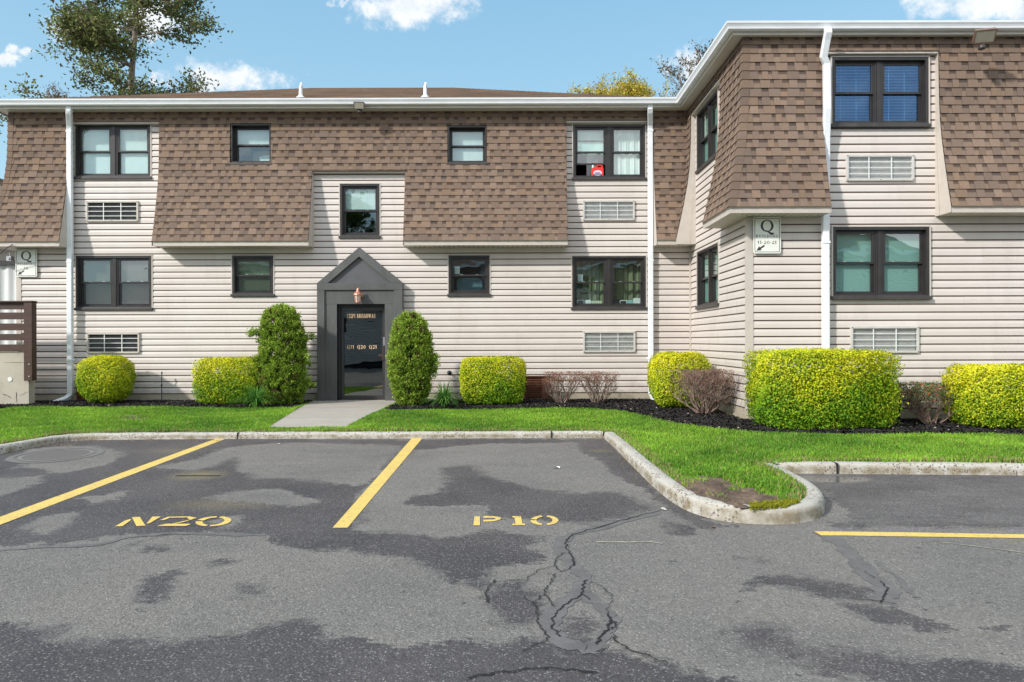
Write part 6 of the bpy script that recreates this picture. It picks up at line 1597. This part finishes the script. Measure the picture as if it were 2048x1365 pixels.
# ------------------------------------------------------------------ TREES beyond the building
def tree(name, label, x, y, h, trunk_r, n_limbs, limb_z, limb_len, leaf, nleaf, cols, seed, droop=.0, lsize=.16, lw=.09, ivy=0, trunkc=(1.2, 1.15, 1.05), spread=.45, upc=.25, zmin=-.4, kids=2, leafmat='leaf'):
    root = empty(name, (x, y, zmin)); tag(root, label, 'tree', 'trees beyond the roof')
    rr = random.Random(seed); mb = MB(); tips = []
    tp = [Vector((x, y, zmin))]; N_ = 9
    for i in range(1, N_ + 1): tp.append(Vector((x + math.sin(i * 1.3 + seed) * trunk_r * .7, y, zmin + (h - zmin) * i / N_)))
    rad = [trunk_r * (1 - .85 * i / N_) + .02 for i in range(N_ + 1)]
    mb.tube(tp, rad, 10, c=trunkc); tr = mb.build('trunk', M['twigbark'], root, smooth=True)
    mb = MB()
    def limb(p, d, l, r, k):
        pts = [p]; rads = [r]; n = 5
        for s in range(n):
            d = (d + Vector((rr.uniform(-.18, .18), rr.uniform(-.18, .18), rr.uniform(-.05, .16) * upc * 4 - droop * .1 * s / n))).normalized(); p = p + d * l / n; pts.append(p); rads.append(max(.006, r * (1 - .17 * (s + 1))))
            if k > 0 and s >= 1:
                for _ in range(rr.choice((1, kids))):
                    dd_ = (d + Vector((rr.uniform(-1, 1), rr.uniform(-1, 1), rr.uniform(-.6, .8)))).normalized(); limb(p, dd_, l * rr.uniform(.35, .6), r * .5, k - 1)
            if k == 0: tips.append((p, d))
        mb.tube(pts, rads, 5, False, trunkc)
    for i in range(n_limbs):
        t = rr.random(); z = limb_z[0] + (limb_z[1] - limb_z[0]) * t; a = i * 2.4 + rr.uniform(-.4, .4)
        l = limb_len * (1.0 - .55 * t) * rr.uniform(.7, 1.1); k_ = (z - zmin) / (h - zmin); px_ = x
        limb(Vector((px_, y, z)), Vector((math.cos(a), math.sin(a) * .7, upc + .3 * t)).normalized(), l, trunk_r * .24 * (1 - .5 * t), 2)
    mb.build('crown_branches', M['twigbark'], root)
    r = np.random.default_rng(seed); T_ = np.array([list(p) for p, _ in tips])
    if nleaf:
        nm = max(1, nleaf // len(T_)); drop = r.uniform(0, 1, len(T_)) < leaf; T_ = T_[drop]
        idx = np.repeat(np.arange(len(T_)), nm); pos = T_[idx] + r.normal(0, spread, (len(idx), 3)) * np.array([1, 1, .7])
        if ivy:
            za = r.uniform(zmin, h * .62, ivy); th = r.uniform(0, 2 * np.pi, ivy); q = trunk_r * r.uniform(1, 2.6, ivy); pos = np.concatenate([pos, np.stack([x + q * np.cos(th), y + q * np.sin(th), za], -1)]); idx = np.concatenate([idx, r.integers(0, len(T_), ivy)])
        ct = r.integers(0, len(cols), len(T_))[idx]; c = np.array(cols)[np.where(r.uniform(0, 1, len(idx)) < .5, ct, r.integers(0, len(cols), len(idx)))] * r.uniform(.65, 1.35, (len(idx), 1))
        leaf_cloud('crown', pos, np.tile([0., -.2, .5], (len(pos), 1)), lsize, lw, c, M[leafmat], root, 1.0)
M['twigbark'] = simple('tree_bark', (0.22, 0.19, 0.16), 0.9, 0.25, 3, use_col=True)
YT = 34.0
tree('large_tree', 'large brown green tree with ivied trunk rising behind the left roof', Xc(268, YT), YT, 22.0, .27, 36, (11.6, 20.5), 3.7, .9, 34000, [(.13, .16, .055), (.19, .21, .07), (.12, .18, .05), (.17, .12, .07), (.09, .12, .045), (.27, .29, .09)], 61, droop=.9, lsize=.19, lw=.10, ivy=4200, spread=.26, upc=.06)
tree('yellow_tree', 'yellow green budding tree seen over the roof between vent and wing', Xc(1190, 36), 36, 12.9, .14, 34, (9, 12.6), 2.8, 1.0, 24000, [(.62, .50, .06), (.48, .44, .08), (.36, .36, .08), (.70, .52, .08)], 62, lsize=.15, lw=.06, spread=.15, upc=.9)
tree('yellow_tree', 'yellow budding tree with its tip just above the ridge near the wing', Xc(1268, 35), 35, 12.9, .14, 34, (9, 12.8), 2.6, 1.0, 24000, [(.62, .50, .06), (.48, .44, .08), (.36, .34, .08), (.70, .52, .08)], 63, lsize=.15, lw=.06, spread=.15, upc=.9)
tree('yellow_tree', 'low yellow budding treetop leftmost above the ridge', Xc(1118, 37), 37, 12.1, .12, 20, (9, 11.9), 1.8, .9, 7000, [(.52, .46, .08), (.36, .36, .10)], 66, lsize=.14, lw=.06, spread=.15, upc=1.0)
tree('budding_tree', 'nearly bare tree with small dark buds behind the wing gutter', Xc(1400, 30), 30, 13.2, .12, 22, (9, 12.8), 2.2, .4, 320, [(.14, .09, .06), (.10, .10, .05)], 64, lsize=.13, lw=.07, spread=.12, upc=.6)
tree('thin_tree', 'small leafless treetop left of the large tree above the gutter', Xc(122, 30), 30, 11.5, .08, 10, (8.5, 11.2), 1.8, .5, 200, [(.14, .09, .06)], 65, lsize=.08, lw=.04, spread=.1, upc=.9)

# neighbour building at the far left edge and the block across the lot (seen in the glass)
nb = empty('neighbor_building', (-21, 28, 0)); tag(nb, 'distant cream building with brown roof peeking in at far left edge', 'building')
zt = P(0, 388, 26)[2]; zr_ = P(0, 362, 26)[2]
mb = MB(); siding(mb, Fr(0, 26.4, 1, 0, 0, -1), -34, -18.9, .2, zt - .1, p0=0); mb.box(-34, -18.9, 26.45, 36, 0, zt - .1); mb.build('wall', M['siding'], nb)
mb = MB(); mb.box(-34.4, -18.5, 25.9, 26.0, zt - .12, zt + .1); mb.build('eave_fascia', M['soffit'], nb)
mb = MB(); roof(mb, -34.4, -18.5, 25.9, 36.5, zt + .1); mb.build('roof', M['shingle'], nb)
ob = empty('opposite_building', (0, -17, 0)); tag(ob, 'cream and brown apartment block across the lot, mirrored in the glass', 'building')
FO = Fr(0, -17, 1, 0, 0, 1)
mb = MB()
holes = [(x, x + 1.6, z, z + 1.15) for x in (-18, -12.5, -7, -1.5, 4, 9.5, 15) for z in (1.7, 4.5)]
siding(mb, FO, -24, 24, -.2, 6.2, holes); mb.build('wall', M['siding'], ob)
mb = MB(); mb.box(-24, 24, -27, -17.05, -.4, 6.2); mb.build('inner_wall', M['darkgap'], ob)
mb = MB(); mb.box(-24.4, 24.4, -27.4, -16.5, 6.2, 6.4); mb.build('eave_fascia', M['white'], ob)
mb = MB(); roof(mb, -24.4, 24.4, -27.4, -16.5, 6.4); mb.build('roof', M['shingle'], ob)
mb = MB()
for k, (a, b) in enumerate(((-16, -13), (-10, -7.6), (-5, -2), (1, 3.5), (6, 9), (11.5, 14.6))):
    mb.box(a, b, -16.98, -16.6, 3.3, 6.15, (.18, .12, .085))
mb.build('mansard', M['shingle'], ob)
for i, x in enumerate((-15, -5, 6, 16)):
    tree('shade_tree', ['tree behind the opposite block, leftmost in the reflection', 'tree behind the opposite block, left of centre in reflection', 'tree behind the opposite block, right of centre in reflection', 'tree behind the opposite block, rightmost in the reflection'][i], x, -31, 13, .3, 22, (5, 12), 4.6, 1.0, 5000, [(.05, .10, .02), (.08, .14, .03)], 70 + i, lsize=.35, lw=.22, spread=.4)

scene.cycles.use_denoising = True
scene.cycles.max_bounces = 6; scene.cycles.transparent_max_bounces = 12
scene.cycles.sample_clamp_indirect = 6
